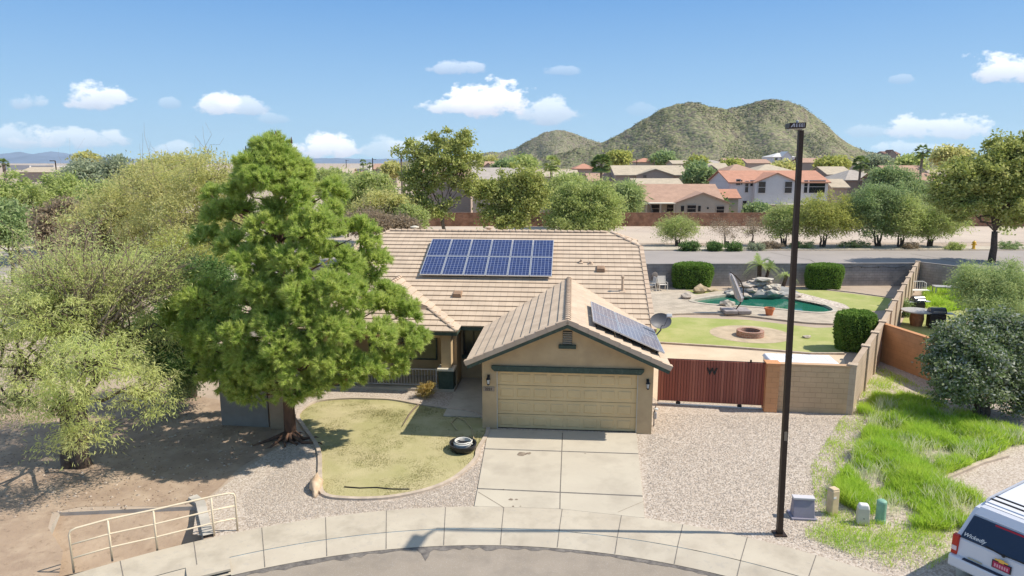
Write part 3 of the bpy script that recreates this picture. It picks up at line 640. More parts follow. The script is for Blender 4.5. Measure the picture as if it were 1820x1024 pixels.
wl.bx(-4.85, -4.6, 4.45, 5.8, 0, 2.6)                                 # return wall between porch and entry
wl.bx(-10.9, -4.75, 4.02, 4.3, 2.22, 2.55)                            # beam over the porch
wl.build('wall', m_stucco, house)
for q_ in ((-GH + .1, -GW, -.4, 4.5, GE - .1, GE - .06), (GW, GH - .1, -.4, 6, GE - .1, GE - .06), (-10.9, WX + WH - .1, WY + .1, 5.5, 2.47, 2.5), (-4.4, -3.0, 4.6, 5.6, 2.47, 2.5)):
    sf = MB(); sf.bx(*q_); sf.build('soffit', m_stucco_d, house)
# gablet wall of the wing
gw_ = MB(); gable_wall(gw_, WX - 1.75, WX + 1.75, WY + 1.62, .1, 3.15, 3.3, 4.0); gw_.build('gable_wall', m_stucco, house)
# garage door: four sections, embossed panels
gd = MB(); y_d = .13; sec = 2.12 / 4
for i in range(4):
    z0 = .01 + i * sec; gd.bx(-DW + .02, DW - .02, y_d, y_d + .05, z0 + .008, z0 + sec - .008)
    for j in range(8):
        x0 = -DW + .12 + j * (2 * DW - .2) / 8; x1 = x0 + (2 * DW - .2) / 8 - .12; za, zb = z0 + .11, z0 + sec - .11; t = .03
        o_ = [(x0, za), (x1, za), (x1, zb), (x0, zb)]; i_ = [(x0 + t, za + t), (x1 - t, za + t), (x1 - t, zb - t), (x0 + t, zb - t)]
        vs = [(a, y_d - .002, b) for a, b in o_] + [(a, y_d - .020, b) for a, b in i_]
        gd.add(vs, [(4, 5, 6, 7)] + [(q, (q + 1) % 4, 4 + (q + 1) % 4, 4 + q) for q in range(4)])
gdo = gd.build('garage_door', m_door, house)
gb = MB(); gb.bx(-DW, DW, y_d + .03, y_d + .045, .0, 2.14); gb.build('door_gap', m_dark, gdo)
hb = MB(); hb.bx(-DW + .02, DW - .02, y_d - .012, y_d + .02, .0, .03); hb.build('rubber_seal', m_black, gdo)
for sx in (-1, 1): tr = MB(); tr.bx(sx * DW - .025 * (sx > 0), sx * DW + .025 * (sx < 0), .02, .12, 0, 2.13); tr.build('door_trim', m_cream, house)
ln = MB()
M4 = Matrix.Translation((0, -.085, 0)) @ Matrix(((1, 0, 0, 0), (0, 0, 1, 0), (0, 1, 0, 0), (0, 0, 0, 1)))
ln.prism([(-2.52, 2.15), (2.52, 2.15), (2.62, 2.26), (2.62, 2.35), (-2.62, 2.35), (-2.62, 2.26)], 0, .083, M4); ln.build('lintel', m_green, house, bevel=.01)
gv = MB()
for i in range(6): gv.box((0, -.02, 3.2 + i * .075), (.30, .04, .035), rx=R(-35))
gv.build('gable_vent', mat('vent_louvre', (.40,.36,.29), .7), house)
gvb = MB(); gvb.bx(-.16, .16, -.012, -.004, 3.16, 3.63); gvb.build('vent_opening', m_dark, house)
gs = MB(); gs.bx(-.30, .30, -.11, -.003, 3.02, 3.15); gs.build('vent_sill', m_green, house, bevel=.01)
# wall lanterns
def lantern(x, z):
    e = MB(); e.box((x, -.02, z + .12), (.09, .035, .16)); e.tube([(x, -.03, z + .17), (x, -.10, z + .20), (x, -.13, z + .15)], .014, 6)
    e.lathe([(.018, .17), (.075, .085), (.082, .07), (.03, .07)], (x, -.13, z), 8)
    for k in range(6): t = pi / 3 * k; e.tube([(x + .062 * cos(t), -.13 + .062 * sin(t), z + .075), (x + .045 * cos(t), -.13 + .045 * sin(t), z - .10)], .006, 4)
    e.lathe([(.01, -.15), (.04, -.125), (.052, -.10), (.03, -.095)], (x, -.13, z), 8)
    l_ = e.build('wall_lantern', m_black, house); g = MB(); g.lathe([(.035, -.09), (.05, .065)], (x, -.13, z), 6); g.build('lantern_glass', mat('lantern_glass', (.75,.74,.70), .25), l_); g = MB(); g.lathe([(.012, -.085), (.014, .03)], (x, -.13, z), 6); g.build('bulb', m_white, l_)
lantern(-2.72, 1.80); lantern(2.76, 1.80)
pq = MB(); pq.bx(-2.92, -2.52, -.03, -.003, 1.40, 1.56); pl_ = pq.build('number_plate', mat('plaque', (.32,.25,.18), .7), house, bevel=.006)
text_mesh('house_number', '2221', .13, m_black, pl_, Matrix.Translation((-2.72, -.033, 1.48)) @ Matrix.Rotation(R(90), 4, 'X'), bold=.003)
# recessed entry: window, gate frame, downspout
we = MB(); we.bx(-4.45, -3.62, 5.56, 5.595, 1.15, 2.2); w_ = we.build('window', m_glass, house)
wf = MB(); 
for a in ((-4.5, -4.45, 1.1, 2.25), (-3.62, -3.57, 1.1, 2.25), (-4.45, -3.62, 1.1, 1.15), (-4.45, -3.62, 2.2, 2.25), (-4.06, -4.02, 1.15, 2.2)): wf.bx(a[0], a[1], 5.53, 5.592, a[2], a[3])
wf.build('window_frame', m_black, w_); ws = MB(); ws.bx(-4.55, -3.5, 5.48, 5.59, .94, 1.09); ws.build('sill', m_green, w_)
dd = MB(); dd.bx(-3.42, -3.0, 5.56, 5.595, 0.02, 2.1); dd.build('front_door', mat('door_paint', (.30,.25,.18), .5), house)
ds = MB(); ds.tube([(-3.12, 3.6, 2.45), (-3.12, 3.6, .45)], .035, 8); ds.build('downspout', m_white, house)
# porch: sliding window behind, columns, rail
pw = MB(); pw.bx(-8.6, -5.7, 5.50, 5.545, .9, 2.05); w_ = pw.build('window', mat('porch_glass', (.10,.12,.05), .2, spec=.6), house)
wf = MB()
for a in ((-8.66, -8.6, .84, 2.1), (-5.7, -5.64, .84, 2.1), (-8.6, -5.7, .84, .9), (-8.6, -5.7, 2.05, 2.1), (-7.18, -7.12, .9, 2.05)): wf.bx(a[0], a[1], 5.48, 5.542, a[2], a[3])
wf.build('window_frame', m_green, w_)
pv = MB()
for x in (-6.28, -6.08, -5.88, -5.68, -5.48, -5.28): pv.tube([(x, 5.2, .75), (x, 5.2, 1.3)], .016, 5)
pv.bx(-6.35, -5.2, 5.18, 5.22, 1.3, 1.34); pv.bx(-6.35, -5.2, 5.18, 5.22, .72, .75); 
sl_ = MB(); sl_.bx(-10.9, -4.6, 3.75, 5.6, .005, .12); sl_.bx(-4.55, -3.0, 1.0, 5.6, .002, .05); sl_.build('porch_slab', m_conc, house)
for X in (-4.95, -9.4):
    c_ = MB(); c_.box((X, 4.12, 1.72), (.42, .42, 1.5)); cc_ = c_.build('porch_column', m_stucco, house, bevel=.015)
    c_ = MB(); c_.box((X, 4.05, .94), (.72, .66, .10)); c_.build('column_cap', m_cream, cc_, bevel=.015)
    c_ = MB(); c_.box((X, 4.05, .445), (.62, .56, .885)); c_.build('column_base', m_green, cc_, bevel=.01)
pr = MB(); pr.bx(-9.05, -5.3, 3.98, 4.02, .86, .90); pr.bx(-9.05, -5.3, 3.98, 4.02, .20, .23)
x = -9.0
while x < -5.3: pr.tube([(x, 4.0, .22), (x, 4.0, .87)], .012, 5); x += .125
pr.bx(-5.42, -5.36, 3.97, 4.03, .1, .92)
pr.build('porch_rail', mat('grey_iron', (.40,.38,.36), .5), house)
# roof furniture
def mz(y): return 2.6 + MS * (y - MY0)
def vent(x, y, h, r, parent=house, m=None):
    e = MB(); z = mz(y); e.box((x, y - .02, z + .04), (r * 4.5, r * 4.5, .03), rx=math.atan(MS)); e.lathe([(r, -.1), (r, h), (r * 1.5, h + .01), (r * 1.5, h + .07), (r * .4, h + .1)], (x, y, z), 10); e.build('vent_pipe', m or m_cap, parent)
vent(2.35, 7.1, .62, .055); vent(.55, 9.3, .10, .04); vent(1.0, 9.2, .06, .05)
for x, y in ((-4.9, 6.6), (1.45, 8.7), (-10.2, 9.5)):
    e = MB(); z = mz(y); e.add([(x - .2, y - .2, z - .03), (x + .2, y - .2, z - .03), (x + .2, y + .25, z + .16), (x - .2, y + .25, z + .16), (x - .16, y - .2, z + .12), (x + .16, y - .2, z + .12), (x + .16, y + .22, z + .2), (x - .16, y + .22, z + .2)], [(0, 1, 5, 4), (1, 2, 6, 5), (2, 3, 7, 6), (3, 0, 4, 7), (4, 5, 6, 7)]); e.build('roof_vent', mat('rusty_vent', (.34,.22,.14), .7, var=.3), house)
for x in (-8.4 + .0, -4.35):
    e = MB(); e.lathe([(.14, -.4), (.14, .05), (.2, .06), (.2, .1), (.13, .14), (.13, .3), (.24, .31), (.24, .37), (.05, .42)], (x, RY + 1.6, RZ - .3), 12); 
    if x < -5: e.build('flue', m_cream, house)
    else: e.build('flue', m_cap, house)
# ---- satellite dish on the right eave ----
dish = empty('satellite_dish', HL(3.30, 3.1, 2.75), HR, 'grey satellite dish on a bent mast at the right eave of the garage', 'satellite dish')
m_dish = mat('grey_dish', (.11,.11,.12), .5, var=.1)
e = MB(); e.tube([(0, 0, -.1), (.14, 0, .08), (.24, -.02, .22), (.26, -.06, .42)], .028, 8); e.build('mast', m_dish, dish)
e = MB(); k = 22; Rm = Matrix.Translation((.22, -.16, .62)) @ Matrix.Rotation(R(14), 4, 'Z') @ Matrix.Rotation(R(62), 4, 'X')
vs = [Vector((0, 0, -.10))]; fs = []
for i, r in enumerate((.2, .4, .6, .8, 1.0)):
    for j in range(k): t = 2 * pi * j / k; vs.append(Vector((.42 * r * cos(t), .31 * r * sin(t), -.10 + .10 * r * r)))
for j in range(k): fs.append((0, 1 + j, 1 + (j + 1) % k))
for i in range(4):
    for j in range(k): a = 1 + i * k + j; b = 1 + i * k + (j + 1) % k; fs.append((a, b, b + k, a + k))
n0 = len(vs); vs2 = [v + Vector((0, 0, -.015)) for v in vs]; fs2 = [tuple(n0 + i for i in reversed(f)) for f in fs]
for j in range(k): a = 1 + 4 * k + j; b = 1 + 4 * k + (j + 1) % k; fs.append((a, a + n0, b + n0, b))
e.add([Rm @ v for v in vs + vs2], fs + fs2); e.build('reflector', m_dish, dish, smooth=False)
e = MB(); e.tube([(.26, -.06, .42), (.30, -.50, .50), (.42, -.60, .86)], .014, 6); e.build('feed_arm', m_dish, dish)
e = MB(); e.box((.46, -.58, .92), (.20, .10, .13), rx=R(-30)); e.build('receiver_head', mat('light_grey_plastic', (.50,.50,.50), .5), dish, bevel=.02)
# ---- solar arrays ----
def panel_mat(name, c1, c2, line):
    m = bpy.data.materials.new(name); m.use_nodes = True; t = m.node_tree; b = t.nodes['Principled BSDF']; n = t.nodes.new; l = t.links.new
    b.inputs['Roughness'].default_value = .16; b.inputs['Specular IOR Level'].default_value = .28
    uv = n('ShaderNodeTexCoord'); br = n('ShaderNodeTexBrick'); br.offset = 0; br.inputs['Brick Width'].default_value = .16; br.inputs['Row Height'].default_value = .16; br.inputs['Scale'].default_value = 1; br.inputs['Mortar Size'].default_value = .0075
    br.inputs['Color1'].default_value = (*c1, 1); br.inputs['Color2'].default_value = (*c2, 1); br.inputs['Mortar'].default_value = (*line, 1); l(uv.outputs['UV'], br.inputs['Vector']); l(br.outputs['Color'], b.inputs['Base Color']); return m
m_pb = panel_mat('blue_solar_cells', (.010,.022,.085), (.016,.035,.13), (.24,.28,.40))
m_pg = panel_mat('grey_solar_cells', (.14,.14,.19), (.18,.175,.22), (.40,.40,.42))
m_alu = mat('aluminium_frame', (.62,.63,.65), .35, metal=.6)
def pmesh(w, h):
    a = MB(); a.quad((0, 0, .022), (w, 0, .022), (w, h, .022), (0, h, .022), [(.02, .02), (w - .02, .02), (w - .02, h - .02), (.02, h - .02)])
    f = MB(); t = .03
    f.bx(0, w, 0, t, -.02, .03); f.bx(0, w, h - t, h, -.02, .03); f.bx(0, t, t, h - t, -.02, .03); f.bx(w - t, w, t, h - t, -.02, .03); f.bx(t, w - t, t, h - t, -.018, .0)
    return a, f
def array(name, label, mtx, panels, mp, raise_=.16):
    root = bpy.data.objects.new(name, None); COL.objects.link(root); root.matrix_world = mtx; tag(root, label, 'solar panels')
    cache = {}
    for (x, y, w, h) in panels:
        key = (w, h)
        if key not in cache:
            a, f = pmesh(w, h); po = a.build('solar_panel', mp, root); fo = f.build('frame', m_alu, po); cache[key] = po
        else: po = copy_tree(cache[key], root)
        po.location = (x, y, raise_)
    x0 = min(p[0] for p in panels); x1 = max(p[0] + p[2] for p in panels); y0 = min(p[1] for p in panels); y1 = max(p[1] + p[3] for p in panels)
    e = MB(); k = 5
    for i in range(k):
        x = x0 + .2 + (x1 - x0 - .4) * i / (k - 1)
        e.bx(x - .02, x + .02, y0 + .05, y1 - .05, raise_ - .07, raise_ - .022)
        for y in (y0 + .25, y1 - .25): e.bx(x - .025, x + .025, y - .025, y + .025, -.02, raise_ - .07)
    e.build('rails', m_black, root); return root
an = math.atan(MS); sl0 = 7.85
mt = HM @ Matrix.Translation((-6.85, sl0, mz(sl0) + .05)) @ Matrix.Rotation(an, 4, 'X')
array('solar_array', 'twelve blue solar panels in two rows high on the main roof', mt, [(i * 1.015, j * 1.68, .995, 1.65) for j in range(2) for i in range(6)], m_pb)
ag = math.atan(SG); xr = .80
mt = HM @ Matrix.Translation((xr, .12, RG - SG * xr + .06)) @ Matrix.Rotation(ag, 4, 'Y')
array('solar_array', 'greyish solar panels on the right slope of the garage roof', mt, [(0, j * 1.68, .995, 1.65) for j in range(2)] + [(1.015, j * 1.68, 1.65, 1.66) for j in range(2)], m_pg)
# ================= FRONT YARD THINGS =================
m_brown = mat('bronze_pole_paint', (.042,.026,.018), .5, var=.2)
def light_pole():
    b = P(1385, 950); t = Vector((b[0] - .08, b[1], 10.0)); r = empty('street_lamp', (b[0], b[1], 0), 0, 'tall square dark brown lamp post beside the curved sidewalk', 'street lamp')
    e = MB(); e.box((0, 0, 5.0), (.13, .13, 10.0), top=(.8, .8)); pl = e.build('pole', m_brown, r)
    e = MB(); e.box((0, 0, .02), (.30, .30, .04)); e.build('base_plate', m_brown, r)
    e = MB(); e.bx(-.035, .035, -.074, -.065, 2.55, 2.78); e.build('hand_hole_cover', mat('worn_plate', (.25,.2,.15), .6), pl)
    r.rotation_euler = (0, R(-1.25), 0)
    e = MB(); e.box((-.13, -.17, 10.03), (.07, .34, .07), rz=R(-38)); e.build('arm', m_brown, r)
    h = MB(); h.box((-.33, -.50, 10.08), (.34, .56, .12), rz=R(-12)); hd = h.build('lamp_head', m_brown, r, bevel=.012)
    e = MB(); e.box((-.33, -.50, 10.010), (.27, .44, .012), rz=R(-12)); e.build('lens', mat('lamp_lens', (.55,.55,.52), .2), hd)
    e = MB(); e.lathe([(.03, 0), (.032, .05), (.02, .06)], (-.26, -.42, 10.145), 8); e.build('photocell', mat('cell', (.5,.5,.5), .4), hd)
    rzm = Matrix.Translation((-.33, -.50, 10.08)) @ Matrix.Rotation(R(-12), 4, 'Z'); mm = mat('pale_marks', (.5,.5,.55), .5)
    def mk(pl): q = MB(); q.add([rzm @ Vector((a, -.2845, b_)) for a, b_ in pl], [tuple(range(len(pl)))]); q.build('marking', mm, hd)
    mk([(-.15, -.035), (-.12, -.035), (-.085, .02), (-.085, -.035), (-.065, -.035), (-.065, .04), (-.09, .04)])
    for x in (-.04, .02, .07): mk([(x, -.035), (x + .035, -.035), (x + .035, -.022), (x + .012, -.022), (x + .012, -.006), (x + .035, -.006), (x + .035, .006), (x + .012, .006), (x + .012, .022), (x + .035, .022), (x + .035, .035), (x, .035)])
    mk([(.12, -.04), (.13, -.04), (.13, .04), (.12, .04)])
light_pole()
# utility boxes
m_purp = mat('grey_purple_box', (.26,.245,.30), .6, var=.1)
m_ivory = mat('ivory_plastic', (.62,.57,.50), .6, var=.12, scale=5)
m_tanp = mat('tan_plastic', (.62,.49,.31), .6, var=.15, scale=5)
m_gp = mat('green_plastic', (.24,.44,.33), .55, var=.2, scale=6)
x, y, _ = P(1425, 918); e = empty('utility_box', (x, y, 0), R(-6), 'grey sloping utility cabinet closest to the lamp post', 'utility box')
b = MB(); b.prism([(-.19, 0), (.15, 0), (.07, .47), (-.08, .47)], -.27, .27, Matrix(((0, 0, 1, 0), (1, 0, 0, 0), (0, 1, 0, .05)))); bo = b.build('cabinet', m_purp, e, bevel=.012)
b = MB(); b.box((0, -.01, .55), (.56, .20, .06)); b.build('lid', mat('pale_lid', (.55,.53,.54), .5), e, bevel=.012)
b = MB(); b.box((0, 0, .03), (.66, .48, .06)); b.build('base', m_purp, e, bevel=.015)
x, y, _ = P(1478, 914); e = empty('utility_pedestal', (x, y, 0), R(18), 'tall tan flat-topped cable pedestal beside the weeds', 'utility pedestal', 'cable pedestals by the sidewalk')
b = MB(); b.box((0, 0, .36), (.24, .22, .72)); b.build('housing', m_tanp, e, bevel=.035, bseg=3); b = MB(); b.box((0, 0, .735), (.21, .20, .05)); b.build('cap', m_tanp, e, bevel=.022, bseg=3); b = MB(); b.bx(-.09, .0, -.118, -.112, .5, .56); b.build('sticker', m_white, e)
x, y, _ = P(1532, 931); e = empty('utility_pedestal', (x, y, 0), R(-12), 'short ivory pedestal with a rounded top', 'utility pedestal', 'cable pedestals by the sidewalk')
b = MB(); b.box((0, 0, .24), (.30, .22, .44), top=(.92, .9)); b.build('housing', m_ivory, e, bevel=.02); b = MB(); b.box((0, 0, .50), (.29, .22, .14), top=(.75, .75)); b.build('cap', mat('white_cap', (.72,.70,.67), .5), e, bevel=.04, bseg=3); b = MB(); b.lathe([(.012, 0), (.014, .01), (.004, .012)], (0, 0, 0), 8); o_ = b.build('lock', m_black, e); o_.location = (0, -.112, .2); o_.rotation_euler = (R(90), 0, 0)
x, y, _ = P(1564, 928); e = empty('utility_pedestal', (x, y, 0), 0, 'round topped pale green pedestal standing in the weeds', 'utility pedestal', 'cable pedestals by the sidewalk')
b = MB(); b.lathe([(.125, 0), (.125, .56), (.115, .60), (.08, .625), (.02, .635)], n=18); b.build('housing', m_gp, e, smooth=False, bevel=.01); b = MB(); b.lathe([(.135, 0), (.135, .10), (.126, .11)], n=18); b.build('base_ring', m_gp, e)
# railing over the channel
m_rail = mat('cream_rail_paint', (.68,.58,.42), .5, var=.1, scale=3)
RP = [(-10.08,14.26),(-9.46,14.72),(-8.62,15.16),(-7.52,15.82),(-7.03,16.07)]
r = empty('handrail', (RP[2][0], RP[2][1], 0), 0, 'cream painted pipe railing over the drainage channel', 'railing')
ox, oy = RP[2]; g = lambda i, z: (RP[i][0] - ox, RP[i][1] - oy, z)
e = MB(); a, b = Vector(g(0, 1.07)), Vector(g(4, 1.07)); d = (b - a).normalized()
e.tube([g(0, 0), g(0, .95), a + Vector((0, 0, -.04)) + d * .03, a + d * .14] + [g(i, 1.07) for i in (1, 2, 3)] + [b - d * .14, b - d * .03 + Vector((0, 0, -.04)), g(4, .95), g(4, 0)], .024, 8); e.build('top_rail', m_rail, r, smooth=True)
for z in (.36, .70): e = MB(); e.tube([g(i, z) for i in range(5)], .021, 8); e.build('mid_rail', m_rail, r, smooth=True)
for i in (1, 2, 3): e = MB(); e.tube([g(i, 0), g(i, 1.06)], .024, 8); e.build('post', m_rail, r, smooth=True)
# coiled hose pot at the lawn edge, black hose on the lawn, stick
x, y, _ = P(823, 800); e = empty('hose_pot', (x, y, .02), R(10), 'black oval tub with pale hose coiled inside at the right edge of the lawn', 'hose pot')
b = MB(); b.lathe([(.36, 0), (.43, .10), (.45, .20), (.45, .24), (.41, .24), (.38, .14), (.3, .08)], n=28, sy=1.12); b.build('tub', mat('black_plastic', (.02,.02,.02), .3), e)
b = MB(); pts = []
for i in range(110): t = i * .23; rr_ = .30 - .035 * (i / 110 * 5 % 1.6); pts.append((rr_ * cos(t), rr_ * 1.1 * sin(t), (.16 + .16 * i / 110)))
b.tube(pts, .024, 6); b.build('hose', mat('pale_hose', (.62,.60,.54), .45), e, smooth=True)
b = MB(); b.lathe([(.13, .06), (.14, .20), (.12, .26), (.02, .27)], n=16); b.build('hub', m_black, e)
pts = [P(*q, .03) for q in ((812,765),(802,752),(812,742),(826,748),(838,762),(842,780),(842,800))]
b = MB(); b.tube([(p[0], p[1], .045) for p in pts], .022, 6); tag(b.build('garden_hose', mat('tan_hose', (.45,.36,.2), .5), smooth=True), 'thin tan garden hose looping behind the black tub', 'hose')
b = MB(); b.tube([(p[0], p[1], .03 + .03 * abs(sin(i * 1.3))) for i, p in enumerate([P(*q) for q in ((748,716),(737,728),(728,738),(722,748),(715,760))])], [.03, .035, .03, .024, .012], 6); tag(b.build('fallen_branch', mat('dead_wood', (.16,.12,.09), .9), smooth=True), 'short dark branch lying on the back of the front lawn', 'branch')
b = MB(); b.tube([(p[0], p[1], .03) for p in [P(*q) for q in ((612,867),(640,869),(668,868),(700,871),(728,871))]], .018, 6); tag(b.build('garden_hose', m_black, smooth=True), 'short black hose lying along the front edge of the lawn', 'hose')
# stone-like rusty edging slab by the lawn corner
b = MB(); b.blob((0, 0, .12), (.16, .62, .22), 4, 2, .3); o_ = b.build('edging_rock', mat('rusty_rock', (.47,.33,.21), .9, col2=(.60,.47,.33), scale=5, bump=.02), smooth=True); w = P(562, 868); o_.location = (w[0], w[1], 0); o_.rotation_euler = (0, 0, R(12)); tag(o_, 'rusty orange rock at the front left corner of the lawn', 'rock')
# hose bib / gas meter at the garage right side
w = HL(3.12, .75); e = empty('gas_meter', w, HR, 'small grey gas meter on a pipe beside the garage', 'gas meter')
b = MB(); b.tube([(0, 0, 0), (0, 0, .55), (.05, 0, .78), (-.14, 0, .80)], .022, 7); b.build('pipe', m_dish, e); b = MB(); b.box((.02, -.02, .42), (.13, .14, .26)); b.build('meter_body', mat('meter_grey', (.34,.35,.36), .5), e, bevel=.03); b = MB(); b.lathe([(.05, 0), (.09, .02), (.09, .05), (.03, .08)], (.05, 0, .62), 10); b.build('regulator', mat('meter_grey2', (.5,.51,.5), .4), e)
# ---- red corrugated gate with letter W ----
gl, gr = Vector(P(1168, 718)[:2]), Vector(P(1356, 728)[:2]); GLn = (gr - gl).length; ga = atan2(gr.y - gl.y, gr.x - gl.x)
e = empty('gate', (gl.x, gl.y, 0), ga, 'red brown slatted gate with a black letter W', 'gate')
m_red = mat('red_slats', (.27,.085,.055), .6, island=[(.34,.11,.07),(.24,.07,.05),(.40,.15,.10),(.29,.09,.06),(.20,.06,.045)], col2=(.30,.10,.07), scale=2)
sm = MB(); n = 37; w = GLn / n; x_, xa = 0, None
for i in range(n): sm.box((w * (i + .5), -.02 + .012 * (i % 2), 1.0), (w * .86, .035, 1.66))
sm.build('slats', m_red, e)
fm_ = MB(); fm_.bx(0, GLn, .02, .06, 1.80, 1.85); fm_.bx(0, GLn, .02, .06, .15, .21); fm_.bx(0, GLn, .02, .06, .95, 1.0); fm_.bx(0, .05, .02, .06, .1, 1.85); fm_.bx(GLn - .05, GLn, .02, .06, .1, 1.85); fm_.bx(0, GLn, .012, .018, .2, 1.8); fm_.build('frame', mat('gate_frame', (.09,.045,.04), .6), e)
for fx in (.20, .78):
    b = MB(); Mw = Matrix.Translation((GLn * fx, -.0, .10)) @ Matrix.Rotation(R(90), 4, 'X'); bb_ = MB(); bb_.lathe([(.085, -.03), (.09, 0), (.085, .03)], n=14); b.add([Mw @ Vector(v) for v in bb_.v], bb_.f); b.build('wheel', m_black, e)
b = MB(); b.bx(0, GLn, -.04, .06, .02, .05); b.build('track', mat('pale_metal', (.65,.63,.58), .5), e)
text_mesh('letter', 'W', .36, m_black, e, Matrix.Translation((GLn * .505, -.045, 1.42)) @ Matrix.Rotation(R(90), 4, 'X'), bold=.012, ext=.012)
b = MB(); b.box((GLn * .86, 0, 1.89), (.06, .06, .09)); b.build('latch', m_black, e)
# ---- block walls ----
m_blk = brickmat('tan_block', (.60,.41,.25), (.575,.39,.235), (.53,.355,.215), .40, .20, msize=.008, bump=.008, var=.15)
m_orange = brickmat('orange_block', (.62,.31,.15), (.58,.285,.135), (.52,.26,.125), .40, .20, msize=.006, bump=.004, var=.15)
m_blk2 = brickmat('side_block', (.52,.41,.30), (.49,.38,.28), (.43,.33,.24), .40, .20, msize=.006, bump=.004, var=.15)
m_grey = brickmat('grey_block', (.38,.35,.33), (.345,.32,.30), (.27,.25,.235), .40, .20, msize=.012, bump=.008, var=.3)
m_redb = brickmat('red_block', (.44,.24,.145), (.38,.195,.12), (.30,.165,.11), .40, .20, msize=.01, bump=.01, var=.5)
def wallseg(mb, a, b, h, t=.20, z0=-.05):
    a = Vector(a[:2]); b = Vector(b[:2]); d = b - a; L = d.length; d.normalize(); q = Vector((-d.y, d.x)) * t / 2
    A, B, C, E = a + q, a - q, b - q, b + q
    mb.quad((B.x, B.y, z0), (C.x, C.y, z0), (C.x, C.y, h), (B.x, B.y, h), [(0, z0), (L, z0), (L, h), (0, h)])
    mb.quad((E.x, E.y, z0), (A.x, A.y, z0), (A.x, A.y, h), (E.x, E.y, h), [(0, z0), (L, z0), (L, h), (0, h)])
    mb.quad((B.x, B.y, h), (C.x, C.y, h), (E.x, E.y, h), (A.x, A.y, h), [(0, .05), (L, .05), (L, .15), (0, .15)])
    for U, V_ in ((A, B), (C, E)): mb.quad((U.x, U.y, z0), (V_.x, V_.y, z0), (V_.x, V_.y, h), (U.x, U.y, h), [(0, z0), (t, z0), (t, h), (0, h)])
def post(w, parent, m, h, s=.32, rz=0, name='pilaster'):
    b = MB(); q = Vector(w)
    for k in range(4):
        a1, a2 = rz + pi / 4 + k * pi / 2, rz + pi / 4 + (k + 1) * pi / 2; r_ = s * .7071
        p1, p2 = (q.x + r_ * cos(a1), q.y + r_ * sin(a1)), (q.x + r_ * cos(a2), q.y + r_ * sin(a2)); b.quad((*p1, -.05), (*p2, -.05), (*p2, h), (*p1, h), [(0, 0), (s, 0), (s, h), (0, h)])
    r_ = s * .7071; b.add([(q.x + r_ * cos(rz + pi / 4 + k * pi / 2), q.y + r_ * sin(rz + pi / 4 + k * pi / 2), h) for k in range(4)], [(0, 1, 2, 3)], [[(0, .05), (.3, .05), (.3, .15), (0, .15)]])
    b.box((q.x, q.y, h + .025), (s * 1.12, s * 1.12, .05), rz=rz)
    return b.build(name, m, parent)
def bwall(pts, h, m, label, posts=(), t=.2, mp=None, s=.32, name='block_wall', cap=True):
    b = MB(); 
    for p_, q_ in zip(pts, pts[1:]): wallseg(b, p_, q_, h, t)
    root = b.build(name, m); tag(root, label, 'wall')
    if cap:
        c = MB()
        for p_, q_ in zip(pts, pts[1:]):
            a = Vector(p_[:2]); q2 = Vector(q_[:2]); d = q2 - a; c.box(((a.x + q2.x) / 2, (a.y + q2.y) / 2, h + .022), (d.length, t + .05, .04), rz=atan2(d.y, d.x))
        c.build('cap_course', mp or m, root)
    for w, rz in posts: post(w, root, mp or m, h + .05, s, rz)
    return root
g1, c1, c2, c3 = P(1367, 729)[:2], (12.65, 24.38), (17.5, 31.4), (31.0, 51.6)
fr = atan2(c1[1] - g1[1], c1[0] - g1[0]); sr = atan2(c2[1] - c1[1], c2[0] - c1[0])
bwall([g1, c1], 1.84, m_blk, 'tan block wall between the red gate and the corner', [], .2)
o_ = post((g1[0] - .02, g1[1] - .03), None, m_orange, 1.87, .46, fr, 'gate_pillar'); tag(o_, 'orange block pillar at the right end of the red gate', 'pillar')
lp = lambda a, b, t: (a[0] + (b[0] - a[0]) * t, a[1] + (b[1] - a[1]) * t)
bwall([c1, c2], 1.84, m_blk2, 'tan side wall stepping back from the front corner to the orange wall', [(c1, sr), (lp(c1, c2, .38), sr), (lp(c1, c2, .70), sr), (c2, sr)], .16, s=.3)
bwall([c2, c3], 1.84, m_blk2, 'long pale side wall receding between the two back yards', [(lp(c2, c3, t), sr) for t in (.12, .25, .38, .50, .62, .74, .86, .98)], .16, s=.3)
oe = (18.4, 26.0)
bwall([c2, (18.05, 28.6), oe], 1.80, m_orange, 'orange block wall running toward the viewer beside the big bush', [], .2)
bwall([(-16.5, 50.6), c3], 1.70, m_grey, 'grey block wall across the back of the yard', [], .2)
bwall([c3, (34.5, 46.5), (48, 37)], 1.80, m_grey, 'grey block wall at the back of the neighbouring yard', [], .2)
bwall([(-16.5, 50.6), (-12.5, 30)], 1.76, m_grey, 'grey block side wall behind the pine', [], .2)
# string of lights on the back wall
b = MB(); pts = []
for i in range(30): t = i / 29; x = 24.5 + 5.5 * t; pts.append((x, 50.0 + .015 * (x - 20) - .0 , 1.55 - .25 * abs(sin(t * pi * 3)) * .6))
pts = [(p[0], 50.6 + (p[0] + 16.5) * (1.0 / 47.5) - .14, p[2]) for p in pts]; b.tube(pts, .012, 4)
for i in (4, 11, 18, 25): b.blob((pts[i][0], pts[i][1] - .02, pts[i][2] - .06), (.03, .03, .05), i, 1, .1)
tag(b.build('string_lights', m_black), 'dark cable of garden lights strung along the grey back wall', 'string lights')
